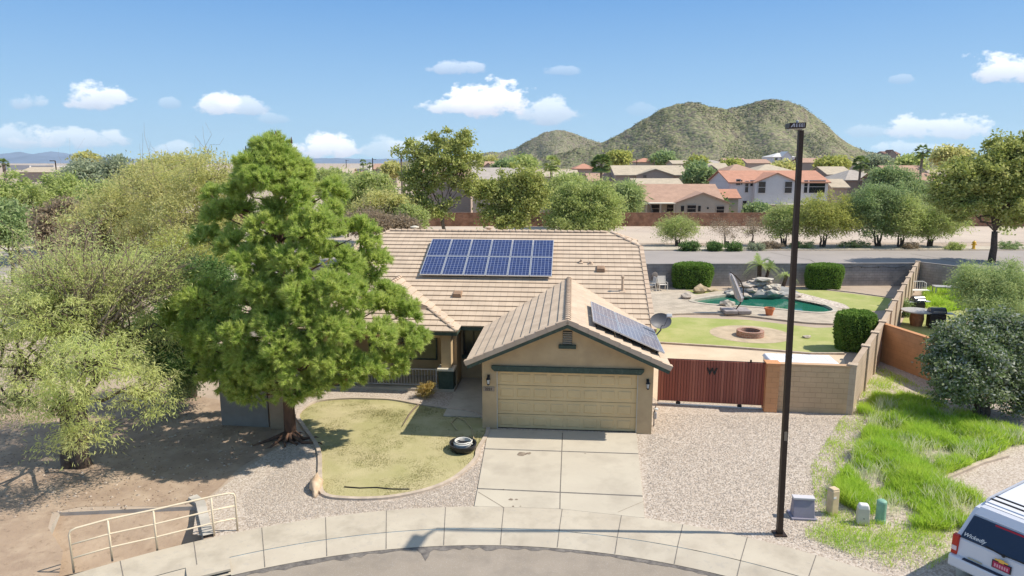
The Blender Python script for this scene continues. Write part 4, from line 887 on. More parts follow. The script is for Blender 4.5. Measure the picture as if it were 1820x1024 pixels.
# grey stub wall and tan pillar left of the pine
bwall([(-10.4, 23.3), (-8.65, 23.1)], 2.35, mat('grey_stucco', (.30,.27,.24), .95, var=.15, scale=2, bump=.01), 'dark grey rendered wall half hidden behind the pine', [], .18, name='garden_wall')
b = MB(); b.box((-8.3, 23.05, 1.15), (.5, .4, 2.3)); tag(b.build('pillar', mat('tan_pillar', (.46,.33,.22), .9, col2=(.38,.27,.18), scale=2, bump=.012), bevel=.02), 'tan pillar between the grey wall and the pine trunk', 'pillar')
# block vent at the foot of the wall
vw = Vector(P(1441, 729)[:2]); e = MB(); e.box((vw.x, vw.y - .11, .15), (.36, .02, .19), rz=fr); r_ = e.build('wall_vent', m_dark); r_.parent = bpy.data.objects['block_wall']
e = MB(); 
for k in range(5): t = pi * k / 4; e.tube([(vw.x, vw.y - .125, .08), (vw.x + .14 * cos(t), vw.y - .125, .08 + .13 * sin(t))], .010, 4)
e.tube([(vw.x + .15 * cos(pi * i / 8), vw.y - .125, .08 + .13 * sin(pi * i / 8)) for i in range(9)], .01, 4); e.build('vent_grille', m_cream, r_)
# white ribbed cover behind the wall
x, y = P(1428, 640, .3)[:2]; e = empty('storage_chest', (10.9, 26.3, 0), fr, 'white ribbed plastic chest behind the tan block wall', 'storage chest')
m_wp = mat('white_plastic', (.74,.75,.78), .4, var=.06)
b = MB(); b.box((.6, 0, .75), (2.6, 1.2, 1.5)); b.build('body', m_wp, e, bevel=.04)
b = MB(); b.box((.6, 0, 1.56), (2.7, 1.3, .12), top=(.93, .9)); ld = b.build('lid', m_wp, e, bevel=.03)
b = MB()
for i in range(9): b.box((-.4 + i * .25, 0, 1.622), (.10, 1.08, .014), rz=R(0)); 
b.build('lid_ribs', m_wp, ld, bevel=.01)
# ================= BACK YARD THINGS =================
# fire pit
m_fb = brickmat('fire_brick', (.46,.25,.18), (.38,.20,.145), (.48,.40,.33), .22, .12, msize=.012, var=.4)
x, y, _ = P(1333, 597, 0); e = MB(); k = 36; ro, ri, hh = .72, .52, .32
for j in range(k):
    a, b = 2 * pi * j / k, 2 * pi * (j + 1) / k; pa = lambda r, t, z: (x + r * cos(t), y + r * sin(t), z); ua, ub = a * ro, b * ro
    e.quad(pa(ro, a, 0), pa(ro, b, 0), pa(ro, b, hh), pa(ro, a, hh), [(ua, 0), (ub, 0), (ub, hh), (ua, hh)]); e.quad(pa(ri, b, 0), pa(ri, a, 0), pa(ri, a, hh), pa(ri, b, hh), [(ub, 0), (ua, 0), (ua, hh), (ub, hh)])
    e.quad(pa(ro, a, hh), pa(ro, b, hh), pa(ri, b, hh), pa(ri, a, hh), [(0, ua), (0, ub), (.22, ub), (.22, ua)])
fp = e.build('fire_pit', m_fb); tag(fp, 'round red brick fire pit in the middle of the back lawn', 'fire pit')
e = MB(); e.add([(x + ri * cos(2 * pi * j / 24), y + ri * sin(2 * pi * j / 24), .06) for j in range(24)], [tuple(range(24))]); e.build('ash', mat('ash', (.05,.045,.04), 1), fp)
# boulders
m_rock = mat('tan_rock', (.46,.36,.23), .9, col2=(.36,.28,.18), scale=3, bump=.03, bscale=6)
m_rockg = mat('grey_rock', (.48,.42,.35), .9, col2=(.36,.31,.26), scale=3, bump=.03, bscale=6)
m_rockw = mat('pale_rock', (.54,.50,.42), .9, col2=(.40,.36,.31), scale=3, bump=.03, bscale=6)
def rock(u, v, r, m, lab, sd, z=.0):
    w = P(u, v); e = MB(); e.blob((0, 0, r[2] * .6), r, sd, 2, .35); o = e.build('boulder', m, smooth=False); o.location = (w[0], w[1], z); tag(o, lab, 'boulder')
rock(1243, 521, (.50,.35,.36), m_rock, 'blocky tan boulder in front of the left hedge', 1)
rock(1262, 518, (.62,.3,.17), m_rock, 'low tan boulder just right of the blocky one', 2)
rock(1219, 533, (.40,.32,.24), m_rockg, 'dark grey boulder on the deck left of the pool', 3, .1)
rock(1292, 546, (.46,.3,.24), m_rockw, 'pale rock at the near edge of the pool beside the umbrella', 4, .1)
rock(1434, 601, (.22,.15,.1), m_rockg, 'small dark stone lying alone on the back lawn', 5)
# waterfall of rocks at the pool
wx, wy, _ = P(1358, 530); e = empty('rock_waterfall', (wx, wy, .1), 0, 'stacked grey rock waterfall behind the pool', 'rock waterfall')
rr = random.Random(5)
for i in range(30):
    t = rr.random(); lay = i % 3; a = rr.uniform(-1, 1)
    c = (a * (2.3 - lay * .65), .45 + rr.uniform(-.7, .5) + lay * .25, .30 + lay * .30 + rr.uniform(-.05, .08) - abs(a) * .22)
    b = MB(); b.blob(c, (rr.uniform(.28, .62), rr.uniform(.25, .42), rr.uniform(.13, .22)), 100 + i, 2, .4); b.build('rock', rr.choice([m_rockg, m_rockw, m_rockg]), e)
b = MB(); b.blob((0, .75, .0), (2.6, .95, .62), 77, 3, .15); b.build('mortar_mound', mat('mortar', (.30,.30,.29), .9, var=.2), e)
b = MB(); b.blob((.1, .55, 1.14), (.7, .4, .13), 78, 2, .3); b.build('top_slab', m_rockw, e)
# cantilever umbrella (closed)
ux, uy, _ = P(1307, 556, .1); e = empty('cantilever_umbrella', (ux, uy, .1), 0, 'closed grey cantilever umbrella on a curved pole by the pool', 'umbrella')
for i, (a, b_) in enumerate(((-.41, -.3), (.41, -.3), (-.41, .3), (.41, .3))): b = MB(); b.box((a, b_, .14), (.80, .58, .20)); b.build('base_weight', mat('stone_base', (.36,.32,.31), .9, var=.25), e, bevel=.03)
b = MB(); b.tube([(0, 0, .2), (.25, 0, .55), (.42, 0, 1.05), (.40, 0, 1.55), (.2, 0, 2.0), (-.15, 0, 2.35), (-.48, 0, 2.55)], .04, 8); b.build('curved_pole', m_brown, e, smooth=True)
k = 14; b = MB(); prof = [(.04, 2.52), (.14, 2.38), (.20, 2.1), (.22, 1.7), (.24, 1.25), (.27, .95), (.10, .70)]; vs = []; ax = lambda z: -.46 + (2.5 - z) * .42
for i, (r_, z) in enumerate(prof):
    for j in range(k): t = 2 * pi * j / k; q = r_ * (1 if j % 2 else .72); vs.append((ax(z) + q * cos(t), q * sin(t), z))
b.add(vs, [(i * k + j, i * k + (j + 1) % k, (i + 1) * k + (j + 1) % k, (i + 1) * k + j) for i in range(len(prof) - 1) for j in range(k)]); b.build('folded_canopy', mat('canopy_fabric', (.50,.47,.49), .9, var=.15, scale=4), e)
# terracotta pot
x, y, _ = P(1367, 560, .1); e = MB(); e.lathe([(.19, 0), (.27, .36), (.31, .36), (.31, .46), (.26, .46), (.22, .3)], (0, 0, 0), 18); o_ = e.build('flower_pot', mat('terracotta', (.60,.20,.09), .8, var=.12)); o_.location = (x, y, .1); tag(o_, 'terracotta flower pot on the pool deck', 'flower pot')
e = MB(); e.lathe([(.25, 0), (.25, .01)], (0, 0, .38), 14); e.build('soil', m_dark, o_)
# patio chairs
m_ch = mat('patio_frame', (.72,.68,.60), .5); m_cs = mat('patio_sling', (.62,.57,.50), .8)
def chair(x, y, z, rz, lab, m1=m_ch, m2=m_cs):
    r = empty('patio_chair', (x, y, z), rz, lab, 'chair', 'patio chairs against the back wall')
    for sx in (-1, 1):
        b = MB(); b.tube([(sx * .3, -.28, 0), (sx * .3, -.26, .62), (sx * .3, .22, .60)], .022, 6); b.build('leg', m1, r); b = MB(); b.tube([(sx * .3, .34, 0), (sx * .29, .24, .45), (sx * .27, .36, 1.02)], .022, 6); b.build('leg', m1, r)
    b = MB(); b.box((0, -.02, .43), (.56, .52, .04), rx=R(-4)); b.build('seat', m2, r, bevel=.01); b = MB(); b.box((0, .31, .74), (.52, .03, .56), rx=R(-12)); b.build('backrest', m2, r, bevel=.01); return r
w = P(1177, 516, .1); chair(w[0], w[1], .1, R(4), 'pale patio chair facing out between the left hedge and the table')
w = P(1156, 517, .1); chair(w[0], w[1], .1, R(-78), 'pale patio chair turned sideways at the edge of the roof')
w = P(1166, 512, .1); e = empty('patio_chair', (w[0], w[1], .1), R(20), 'dark round backed wicker chair between the two pale ones', 'chair', 'patio chairs against the back wall')
m_wk = mat('wicker', (.22,.19,.17), .9, var=.3, scale=20)
b = MB(); b.lathe([(.3, 0), (.32, .4), (.30, .44), (.02, .45)], n=14); b.build('seat', m_wk, e); b = MB(); b.blob((0, .26, .80), (.32, .08, .38), 3, 2, .05); b.build('backrest', m_wk, e)
# ---- neighbour's yard ----
w = P(1628, 579); e = empty('bistro_table', (w[0], w[1], 0), 0, 'round grey topped patio table with wooden barrel base', 'table'); m_wd = mat('barrel_wood', (.36,.17,.08), .7, col2=(.22,.10,.05), scale=6); m_gt = mat('grey_top', (.36,.35,.34), .6)
b = MB(); b.lathe([(.85, .86), (.85, .92), (.02, .925)], n=24); b.build('table_top', m_gt, e); b = MB(); b.lathe([(.30, 0), (.38, .4), (.32, .86)], n=16); b.build('barrel', m_wd, e)
def grill(x, y, rz, lab, s=1, dome=True):
    r = empty('barbecue', (x, y, 0), rz, lab, 'barbecue', 'barbecues in the neighbouring yard')
    b = MB(); b.box((0, 0, .45), (.85 * s, .5, .75)); b.build('cabinet', m_black, r, bevel=.02)
    b = MB(); vs = []; k = 9
    for sx in (-.42, .42):
        for i in range(k): t = pi * i / (k - 1); vs.append((sx * s, .28 * cos(t), .86 + .34 * sin(t)))
    b.add(vs, [(i, i + 1, k + i + 1, k + i) for i in range(k - 1)] + [tuple(range(k)), tuple(reversed(range(k, 2 * k)))]); b.build('lid', mat('grill_lid', (.05,.055,.07), .25, spec=.6), r)
    for sx in (-1, 1): b = MB(); b.box((sx * .66 * s, 0, .86), (.42 * s, .45, .04)); b.build('side_shelf', mat('shelf_grey', (.55,.56,.60), .4), r)
    b = MB(); b.tube([(-.32 * s, -.33, 1.0), (.32 * s, -.33, 1.0)], .016, 6); b.build('handle', m_alu, r)
w = P(1662, 583); grill(w[0], w[1], R(-8), 'black barbecue with its lid closed right of the barrel table')
w = P(1628, 560); grill(w[0], w[1], R(10), 'barbecue with a bluish dome lid behind the barrel table', .85)
w = P(1684, 529); e = empty('outdoor_table', (w[0], w[1], 0), R(-14), 'pale low table standing in the tall grass by the grey wall', 'table')
b = MB(); b.box((0, 0, .78), (1.9, .8, .05)); b.build('table_top', m_gt, e, bevel=.01)
for a in (-.88, .88):
    for c in (-.34, .34): b = MB(); b.box((a, c, .38), (.06, .06, .76)); b.build('leg', m_gt, e)
w = P(1598, 572); e = empty('slatted_bench', (w[0] + .35, w[1] + .3, 0), sr - R(90), 'white slatted bench leaning back against the receding wall', 'bench')
for i in range(6): b = MB(); b.box((-.35 + .0 * i, -.8 + i * .32, .46), (.55, .22, .03)); b.build('slat', m_white, e)
for i in range(6): b = MB(); b.box((-.66, -.8 + i * .32, .78), (.04, .2, .5), ry=R(-12)); b.build('slat', m_white, e)
for s in (-1, 1): b = MB(); b.tube([(-.1, s * .85, 0), (-.1, s * .85, .45), (-.62, s * .85, .44), (-.72, s * .85, 1.02)], .03, 6); b.tube([(-.6, s * .85, 0), (-.6, s * .85, .44)], .03, 6); b.build('side_frame', m_black, e)
w = P(1633, 527); e = empty('garden_chair', (w[0], w[1], 0), 0, 'white curly wire bench in the grass beside the receding wall', 'chair')
for s in (-1, 1):
    for c in (-.25, .25): b = MB(); b.tube([(s * .6, c, 0), (s * .6, c, .45)], .02, 6); b.build('leg', m_white, e)
b = MB(); b.box((0, 0, .46), (1.3, .55, .03)); b.build('seat', m_white, e); b = MB()
b.tube([(-.62, .28, .46), (-.62, .32, .9), (-.4, .34, 1.02), (.4, .34, 1.02), (.62, .32, .9), (.62, .28, .46)], .025, 6)
for i in range(7): b.tube([(-.5 + i * .166, .28, .46), (-.5 + i * .166, .33, 1.0)], .012, 5)
b.build('backrest', m_white, e)
# ================= SUV =================
m_car = mat('white_car_paint', (.66,.67,.71), .18, spec=.6)
suv = empty('parked_car', (10.24, 13.02, .035), R(-59.3), 'white four wheel drive with a dark rear window parked at the right', 'car')
prof = [(.10,.55),(.06,.72),(.10,1.08),(.36,1.62),(.46,1.78),(.60,1.845),(1.6,1.90),(3.0,1.88),(3.35,1.80),(4.0,1.18),(4.75,1.08),(5.05,.98),(5.12,.6),(5.0,.4),(4.6,.36),(.4,.36)]
hw = lambda z: .99 if z < .95 else .99 - (z - .95) * .235 if z < 1.8 else .79 - (z - 1.8) * .9
b = MB(); k = len(prof); vs = [(-hw(z), y, z) for y, z in prof] + [(hw(z), y, z) for y, z in prof]
b.add(vs, [tuple([i, (i + 1) % k, k + (i + 1) % k, k + i]) for i in range(k)])
for o in (0, k): b.add(vs[o:o + k], [(0, 1, 2, 9, 10, 11, 12, 13, 14, 15), (2, 3, 4, 5, 6, 7, 8, 9)])
body = b.build('body', m_car, suv, bevel=.05, bseg=3)
def face(y0, z0, y1, z1, xa, xb, off, m, name, parent=suv, xc=None, xd=None):
    d = Vector((0, y1 - y0, z1 - z0)); nn = Vector((0, -(z1 - z0), (y1 - y0))).normalized() * off
    if xc is None: xc, xd = xa, xb
    b = MB(); A = [Vector((xa, y0, z0)), Vector((xb, y0, z0)), Vector((xd, y1, z1)), Vector((xc, y1, z1))]; lo = [p - nn * .0 for p in A]; hi = [p + nn for p in A]
    b.add(lo + hi, [(4, 5, 6, 7), (0, 1, 5, 4), (1, 2, 6, 5), (2, 3, 7, 6), (3, 0, 4, 7)]); return b.build(name, m, parent, bevel=abs(off) * .4)
m_cg = mat('tinted_glass', (.010,.014,.035), .08, spec=.7)
rw = face(.115, 1.12, .36, 1.62, -.86, .86, .035, m_cg, 'rear_window', xc=-.75, xd=.75)
face(.37, 1.64, .50, 1.81, -.76, .76, .03, m_car, 'spoiler', xc=-.70, xd=.70)
b = MB(); b.box((0, .325, 1.60), (.62, .03, .035), rx=R(-25)); b.build('brake_light', mat('red_lens', (.45,.02,.03), .25), suv)
for s in (-1, 1):
    b = MB(); b.box((s * .93, .12, .93), (.14, .16, .46)); tl = b.build('tail_light', mat('red_lamp', (.50,.035,.02), .2), suv, bevel=.03)
    b = MB(); b.box((s * .93, .035, .86), (.10, .02, .10)); b.build('reflector', mat('clear_lens', (.75,.6,.6), .2), tl)
b = MB(); b.prism([(-1.0, -.04), (1.0, -.04), (1.02, .3), (.9, .12), (-.9, .12), (-1.02, .3)], .44, .70); b.build('bumper', m_car, suv, bevel=.04)
b = MB(); b.bx(-.72, .72, -.03, .10, .70, .712); b.build('step_pad', mat('dark_rubber', (.03,.035,.06), .6), suv)
b = MB(); b.bx(-.18, .18, .045, .062, .80, .97); b.build('plate_surround', m_black, suv)
b = MB(); b.bx(-.16, .16, .036, .044, .815, .955); pl_ = b.build('number_plate', mat('red_plate', (.42,.03,.09), .4), suv)
b = MB(); rr = random.Random(8)
for i in range(6): x = -.115 + i * .046; b.bx(x - .014, x + .014, .032, .0355, .845, .915); 
b.build('characters', mat('pink_marks', (.72,.35,.42), .5), pl_)
b = MB(); b.add([(-.13, .03, 1.03), (-.05, .03, 1.03), (-.05, .03, 1.05), (.05, .03, 1.05), (.05, .03, 1.03), (.13, .03, 1.03), (.12, .03, .995), (.05, .03, .995), (.05, .03, .975), (-.05, .03, .975), (-.05, .03, .995), (-.12, .03, .995)], [tuple(range(12))]); em = b.build('emblem', mat('gold', (.65,.45,.12), .3, metal=.6), suv); sm_ = em.modifiers.new('s', 'SOLIDIFY'); sm_.thickness = .012
b = MB(); b.tube([(-.05, .075, 1.14), (.75, .10, 1.17)], .012, 6); b.tube([(-.35, .09, 1.17), (-.05, .07, 1.14)], .014, 6); b.blob((0, .07, 1.13), (.045, .03, .04), 1, 1, 0); b.build('wiper', m_black, suv)
b = MB(); b.box((-.5, .045, .70 + .06), (.28, .01, .03)); b.build('badge', mat('badge', (.5,.45,.3), .3), suv)
nrm = Matrix.Rotation(R(90) - math.atan2(.245, .5), 4, 'X')
for tx_, x_, w_ in (('Wickedly', -.60, .10), ('2wild', .52, .12)):
    text_mesh('window_lettering', tx_, w_ * 1.15, m_white, rw, Matrix.Translation((x_, .115 + .049 - .035, 1.22)) @ nrm, shear=.35, bold=.002)
for s in (-1, 1):
    b = MB(); b.tube([(s * .68, .62, 1.90), (s * .68, .75, 1.955), (s * .68, 3.1, 1.965), (s * .68, 3.25, 1.90)], .022, 6); b.build('roof_rail', mat('rail_grey', (.35,.37,.42), .35), suv)
for y in (.80, 1.02): b = MB(); b.box((0, y, 1.935), (1.34, .045, .03)); b.build('cross_bar', m_black, suv, bevel=.008)
b = MB(); b.bx(-.70, .70, .60, .607, 1.8465, 1.8505); b.build('roof_seam', m_dark, suv)
for s in (-1, 1):
    for (ya, yb, yc, yd) in ((.75, 1.75, 1.7, .85), (1.85, 2.75, 2.7, 1.85), (2.85, 3.75, 3.2, 2.8)):
        b = MB(); xx = lambda z: s * (hw(z) + .004); b.add([(xx(1.15), ya, 1.15), (xx(1.15), yb, 1.15), (xx(1.68), yc, 1.68), (xx(1.68), yd, 1.68)], [(0, 1, 2, 3)]); b.build('side_window', m_cg, suv)
    for y in (1.02, 4.1):
        Mw = Matrix.Translation((s * .90, y, .40)) @ Matrix.Rotation(R(90), 4, 'Y'); t_ = MB(); t_.lathe([(.25, -.12), (.38, -.12), (.40, -.08), (.40, .08), (.38, .12), (.25, .12)], n=24); b = MB(); b.add([Mw @ Vector(v) for v in t_.v], t_.f); wo_ = b.build('wheel', m_black, suv)
        t_ = MB(); t_.lathe([(.24, -.125), (.25, .125), (.05, .13)], n=20); b = MB(); b.add([Mw @ Vector(v) for v in t_.v], t_.f); b.build('rim', m_alu, wo_)
    b = MB(); b.box((s * 1.08, 3.45, 1.15), (.16, .12, .17)); b.build('mirror', m_car, suv, bevel=.03)
    b = MB(); b.box((s * .8, 5.08, .85), (.34, .08, .2)); b.build('headlight', m_alu, suv, bevel=.02)
b = MB(); b.add([(-.74, 3.38, 1.79), (.74, 3.38, 1.79), (.90, 3.98, 1.20), (-.90, 3.98, 1.20)], [(3, 2, 1, 0)]); o_ = b.build('windscreen', m_cg, suv); o_.location = (0, .012, .012)
nd = sheet('neighbour_driveway', [(9.55, 13.2), (10.6, 14.9), (16, 18.2), (19, 14.2), (12.6, 10.2)], .032, m_conc2); tag(nd, 'pale driveway under the white car', 'driveway')
# ================= BACKGROUND HOUSES =================
m_wh = mat('white_render', (.62,.60,.60), .9, var=.06, scale=1); m_bg = mat('beige_render', (.45,.38,.30), .9, var=.08, scale=1); m_br = mat('brown_render', (.27,.22,.19), .9, var=.1, scale=1); m_pk = mat('pinkish_render', (.42,.33,.27), .9, var=.08)
def rtile(nm, c): return mat(nm, c, .9, col2=tuple(x * .82 for x in c), scale=.9, streak=(3, tuple(x * .7 for x in c), .5), speck=(6, tuple(min(1, x * 1.2) for x in c), .5))
m_rt = rtile('red_tiles', (.50,.255,.17)); m_rt2 = rtile('dull_red_tiles', (.45,.29,.21)); m_tt = rtile('tan_tiles', (.50,.42,.31)); m_gt2 = rtile('grey_tiles', (.43,.38,.33))
HG = 'houses beyond the wash'
def hs(u0, u1, vr, ve, d, label, mw_, mr, rz=0, dep=10, hip=False, wins=(), gable=None, group=HG, cat='house', storeys=1, base=0.0, patio=None, name='suburban_house'):
    """u0..u1 width, vr ridge row, ve eave row in the photo, at distance d (front face)"""
    a, b = D(u0, ve, d), D(u1, ve, d); w = b[0] - a[0]; ze = a[2] - base; zr = D((u0 + u1) / 2, vr, d + dep / 2)[2] - base
    if zr < ze + .8: zr = ze + 1.2
    r = empty(name, ((a[0] + b[0]) / 2, d, base), R(rz), label, cat, group); ov = .4; hw_ = w / 2; s = (zr - ze) / (dep / 2)
    e = MB(); e.bx(-hw_ + ov, hw_ - ov, ov, dep - ov, -1, ze - .02)
    if not hip:
        for x in (-hw_ + ov, hw_ - ov - .1): e.add([(x, ov, ze - .05), (x, dep - ov, ze - .05), (x, dep / 2, zr - .15 - ov * s * .3), (x + .1, ov, ze - .05), (x + .1, dep - ov, ze - .05), (x + .1, dep / 2, zr - .15 - ov * s * .3)], [(0, 1, 2), (5, 4, 3)])
    e.build('wall', mw_, r)
    f = MB(); hx = dep / 2 if hip else 0; hx = min(hx, hw_ * .9); t = .18
    q = [(-hw_, 0, ze), (hw_, 0, ze), (hw_, dep, ze), (-hw_, dep, ze), (-hw_ + hx, dep / 2, zr), (hw_ - hx, dep / 2, zr)]; lo = [(x, y, z - t) for x, y, z in q]
    f.add(q + lo, [(0, 1, 5, 4), (2, 3, 4, 5), (1, 2, 5), (3, 0, 4), (6, 7, 1, 0), (8, 9, 3, 2), (7, 8, 2, 1), (9, 6, 0, 3), (7, 6, 9, 8)] if hip else [(0, 1, 5, 4), (2, 3, 4, 5), (6, 10, 11, 7), (8, 11, 10, 9), (6, 7, 1, 0), (8, 9, 3, 2), (7, 11, 5, 1), (11, 8, 2, 5), (10, 6, 0, 4), (9, 10, 4, 3)])
    if gable:      # (u centre, half width px, v peak) a projecting gable on the front
        gu, gh, gv = gable; c = D(gu, ve, d)[0] - (a[0] + b[0]) / 2; gw = gh * d / CF; gz = max(D(gu, gv, d - 1)[2] - base, ze + .5); s2 = (gz - ze) / gw
        f.add([(c - gw, -1.2, ze), (c, -1.2, gz), (c + gw, -1.2, ze), (c - gw, dep / 2, ze), (c, dep / 2, gz), (c + gw, dep / 2, ze)] + [(c - gw, -1.2, ze - t), (c, -1.2, gz - t), (c + gw, -1.2, ze - t)], [(0, 3, 4, 1), (1, 4, 5, 2), (0, 1, 7, 6), (1, 2, 8, 7)])
        g = MB(); g.add([(c - gw + .3, -.9, -1), (c + gw - .3, -.9, -1), (c + gw - .3, -.9, ze), (c, -.9, gz - .12), (c - gw + .3, -.9, ze)] + [(c - gw + .3, ov, -1), (c + gw - .3, ov, -1), (c + gw - .3, ov, ze), (c, ov, gz - .12), (c - gw + .3, ov, ze)], [(0, 1, 2, 3, 4), (0, 4, 9, 5), (1, 6, 7, 2)]); g.build('gable_wall', mw_, r)
    f.build('roof', mr, r)
    for wn in wins:    # (u, v, half u, half v[, y offset])
        u, v, hu, hv = wn[:4]; yo = wn[4] if len(wn) > 4 else ov; p0, p1 = D(u - hu, v + hv, d + yo), D(u + hu, v - hv, d + yo); cx = (a[0] + b[0]) / 2
        g = MB(); g.bx(p0[0] - cx, p1[0] - cx, yo - .06, yo - .005, p0[2] - base, p1[2] - base); wo_ = g.build('window', m_glass, r)
        if hu * d / CF > .35:
            g = MB(); x0, x1, z0, z1 = p0[0] - cx, p1[0] - cx, p0[2] - base, p1[2] - base; y_ = yo - .09; q = .07
            g.bx(x0 - q, x0, y_, yo, z0 - q, z1 + q); g.bx(x1, x1 + q, y_, yo, z0 - q, z1 + q); g.bx(x0, x1, y_, yo, z0 - q, z0); g.bx(x0, x1, y_, yo, z1, z1 + q); g.bx(x0, x1, y_, yo - .055, (z0 + z1) / 2 - .03, (z0 + z1) / 2 + .03); g.build('window_frame', mw_, wo_)
    if patio:    # (u0,u1, v top, m) roof of a veranda on posts
        x0, x1 = D(patio[0], ve, d)[0] - (a[0] + b[0]) / 2, D(patio[1], ve, d)[0] - (a[0] + b[0]) / 2; z = D(patio[0], patio[2], d - 2)[2] - base
        g = MB(); g.bx(x0, x1, -2.6, .3, z - .12, z); g.build('patio_cover', patio[3], r)
        for x in (x0 + .2, (x0 + x1) / 2, x1 - .2): g = MB(); g.box((x, -2.4, z / 2 - .5), (.25, .25, z + .8)); g.build('post', mw_, r)
    return r
# far to near is not needed; each stands at its own distance
hs(1128, 1290, 327, 360, 113, 'single storey house with pinkish red roof, gable and dark patio opening', m_bg, m_rt2, dep=13, gable=(1246, 50, 342), wins=[(1166,371,9,7),(1191,370,6,6),(1213,371,3,5,-.95),(1229,371,8,6,-.95),(1243,371,2.5,5,-.95),(1280,373,7,6,-.95),(1258,370,1.6,1.6,-.95)], patio=(1142, 1195, 361, m_cream))
hs(1295, 1478, 303, 324, 124, 'two storey white house with orange red tiled roof', m_wh, m_rt, dep=14, gable=(1377, 40, 307), wins=[(1312,324,4,5),(1318,324,1.5,4),(1327,332,3.5,10),(1338,326,5,5),(1354,333,7,10,-.95),(1401,333,7,10,-.95),(1301,362,2.5,8),(1307,361,2.5,7),(1323,365,4,8),(1452,332,15,11),(1432,332,4,11)], patio=(1345, 1472, 363, m_cream))
hs(1092, 1225, 294, 311, 152, 'two storey beige house with flat tan roof and wide gable', m_pk, m_tt, dep=14, gable=(1163, 34, 300), wins=[(1146,314,3,2,-.95)])
hs(1128, 1218, 317, 331, 131, 'low house with plain tan roof directly behind the pinkish red one', m_pk, m_tt, dep=11)
hs(1262, 1300, 322, 340, 140, 'small beige house with garage left of the white house', m_pk, m_tt, dep=9, wins=[(1285,350,9,7)])
hs(1283, 1318, 336, 352, 119, 'low red roofed wing in the gap beside the white house', m_bg, m_rt, dep=6)
hs(1240, 1300, 290, 303, 195, 'beige house with tan roof behind the round green tree', m_pk, m_tt, dep=12, gable=(1262, 14, 293), wins=[(1280,308,3,4)])
hs(1296, 1345, 292, 303, 185, 'beige house with pinkish roof behind the white house', m_pk, m_rt2, dep=12, hip=True, wins=[(1303,307,2,3)])
hs(1345, 1410, 292, 303, 190, 'house with pale tan roof behind the lamp post', m_pk, m_tt, dep=12, hip=True)
hs(1470, 1520, 296, 310, 165, 'grey shaded house with tan roof right of the white house', m_br, m_tt, dep=12)
hs(1478, 1512, 318, 333, 128, 'small tan annex beside the white house patio', m_pk, m_tt, dep=7)
hs(1502, 1572, 302, 320, 140, 'beige house with hipped brownish roof under the short palm', m_pk, m_gt2, dep=12, hip=True)
hs(1592, 1668, 294, 321, 125, 'dark brown house with rust coloured roof beside the big street tree', m_br, m_rt2, dep=13, wins=[(1618,327,4,3),(1630,327,4,3)])
hs(1060, 1100, 280, 287, 330, 'distant house with tan roof right of the leafy palm', m_bg, m_tt, dep=14)
hs(1130, 1170, 281, 288, 320, 'distant house with red roof below the hill', m_bg, m_rt, dep=14, hip=True)
hs(1195, 1245, 285, 291, 290, 'distant pale roofed house left of the tan gable', m_bg, m_tt, dep=14)
hs(1250, 1290, 284, 290, 300, 'distant house with grey roof below the trail', m_bg, m_gt2, dep=14, hip=True)
hs(1290, 1330, 281, 289, 310, 'distant house with pink gable roof', m_pk, m_rt2, dep=14)
hs(1328, 1372, 283, 290, 300, 'distant low house with brown roof left of the white villa', m_pk, m_rt2, dep=14)
hs(1425, 1475, 281, 289, 300, 'distant beige house with pale pink roof right of the lamp post', m_pk, m_rt2, dep=14)
hs(1480, 1530, 283, 291, 280, 'distant house with tan roof behind the short palm', m_bg, m_tt, dep=14, hip=True)
hs(1372, 1415, 272, 279, 420, 'white villa on the lower slope of the hill', m_wh, mat('pale_roof', (.6,.58,.56), .8), dep=18, base=0, hip=True, wins=[(1379,283,3,2),(1392,283,4,2),(1405,283,3,2)], gable=(1398,9,269))
hs(1574, 1602, 269, 274, 620, 'dark brown lodge on the hill shoulder', m_br, mat('dark_red_roof', (.20,.11,.08), .9), dep=20, base=0, gable=(1585, 7, 266))
hs(835, 935, 298, 319, 112, 'house with ribbed grey roof behind the tall ash tree', m_bg, m_gt2, dep=13)
hs(745, 840, 300, 318, 125, 'brown roofed house hidden behind the tall ash tree', m_pk, m_rt2, dep=13)
hs(860, 900, 287, 296, 210, 'far house with dark gable between tree tops', m_pk, m_rt2, dep=13, gable=(868, 9, 289))
hs(945, 1090, 353, 362, 112, 'low beige patio building behind the bushy palo verde', m_bg, m_cream, dep=8)
hs(1020, 1062, 291, 300, 190, 'house with red hipped roof left of the leafy palm', m_pk, m_rt, dep=12, hip=True)
hs(1045, 1108, 308, 322, 155, 'house with pinkish roof between palm and beige house', m_bg, m_rt2, dep=12)
hs(965, 1030, 302, 314, 170, 'beige house behind the wispy palm', m_bg, m_tt, dep=12)
hs(618, 655, 293, 300, 290, 'far white house with grey roof and dark windows', m_wh, m_gt2, dep=14, wins=[(628,303,2,2),(640,303,1.5,2)])
hs(660, 706, 291, 301, 260, 'far beige house with gable right of the power pole', m_bg, m_rt2, dep=14, gable=(682, 12, 294), wins=[(675,302,2,2)])
hs(598, 625, 299, 308, 240, 'far house with salmon wall left of the white one', m_pk, m_tt, dep=12)
hs(555, 580, 303, 312, 200, 'red roof showing just right of the pine top', m_pk, m_rt, dep=12, hip=True)
hs(625, 650, 304, 312, 200, 'low red roof in front of the far white house', m_pk, m_rt, dep=12, hip=True)
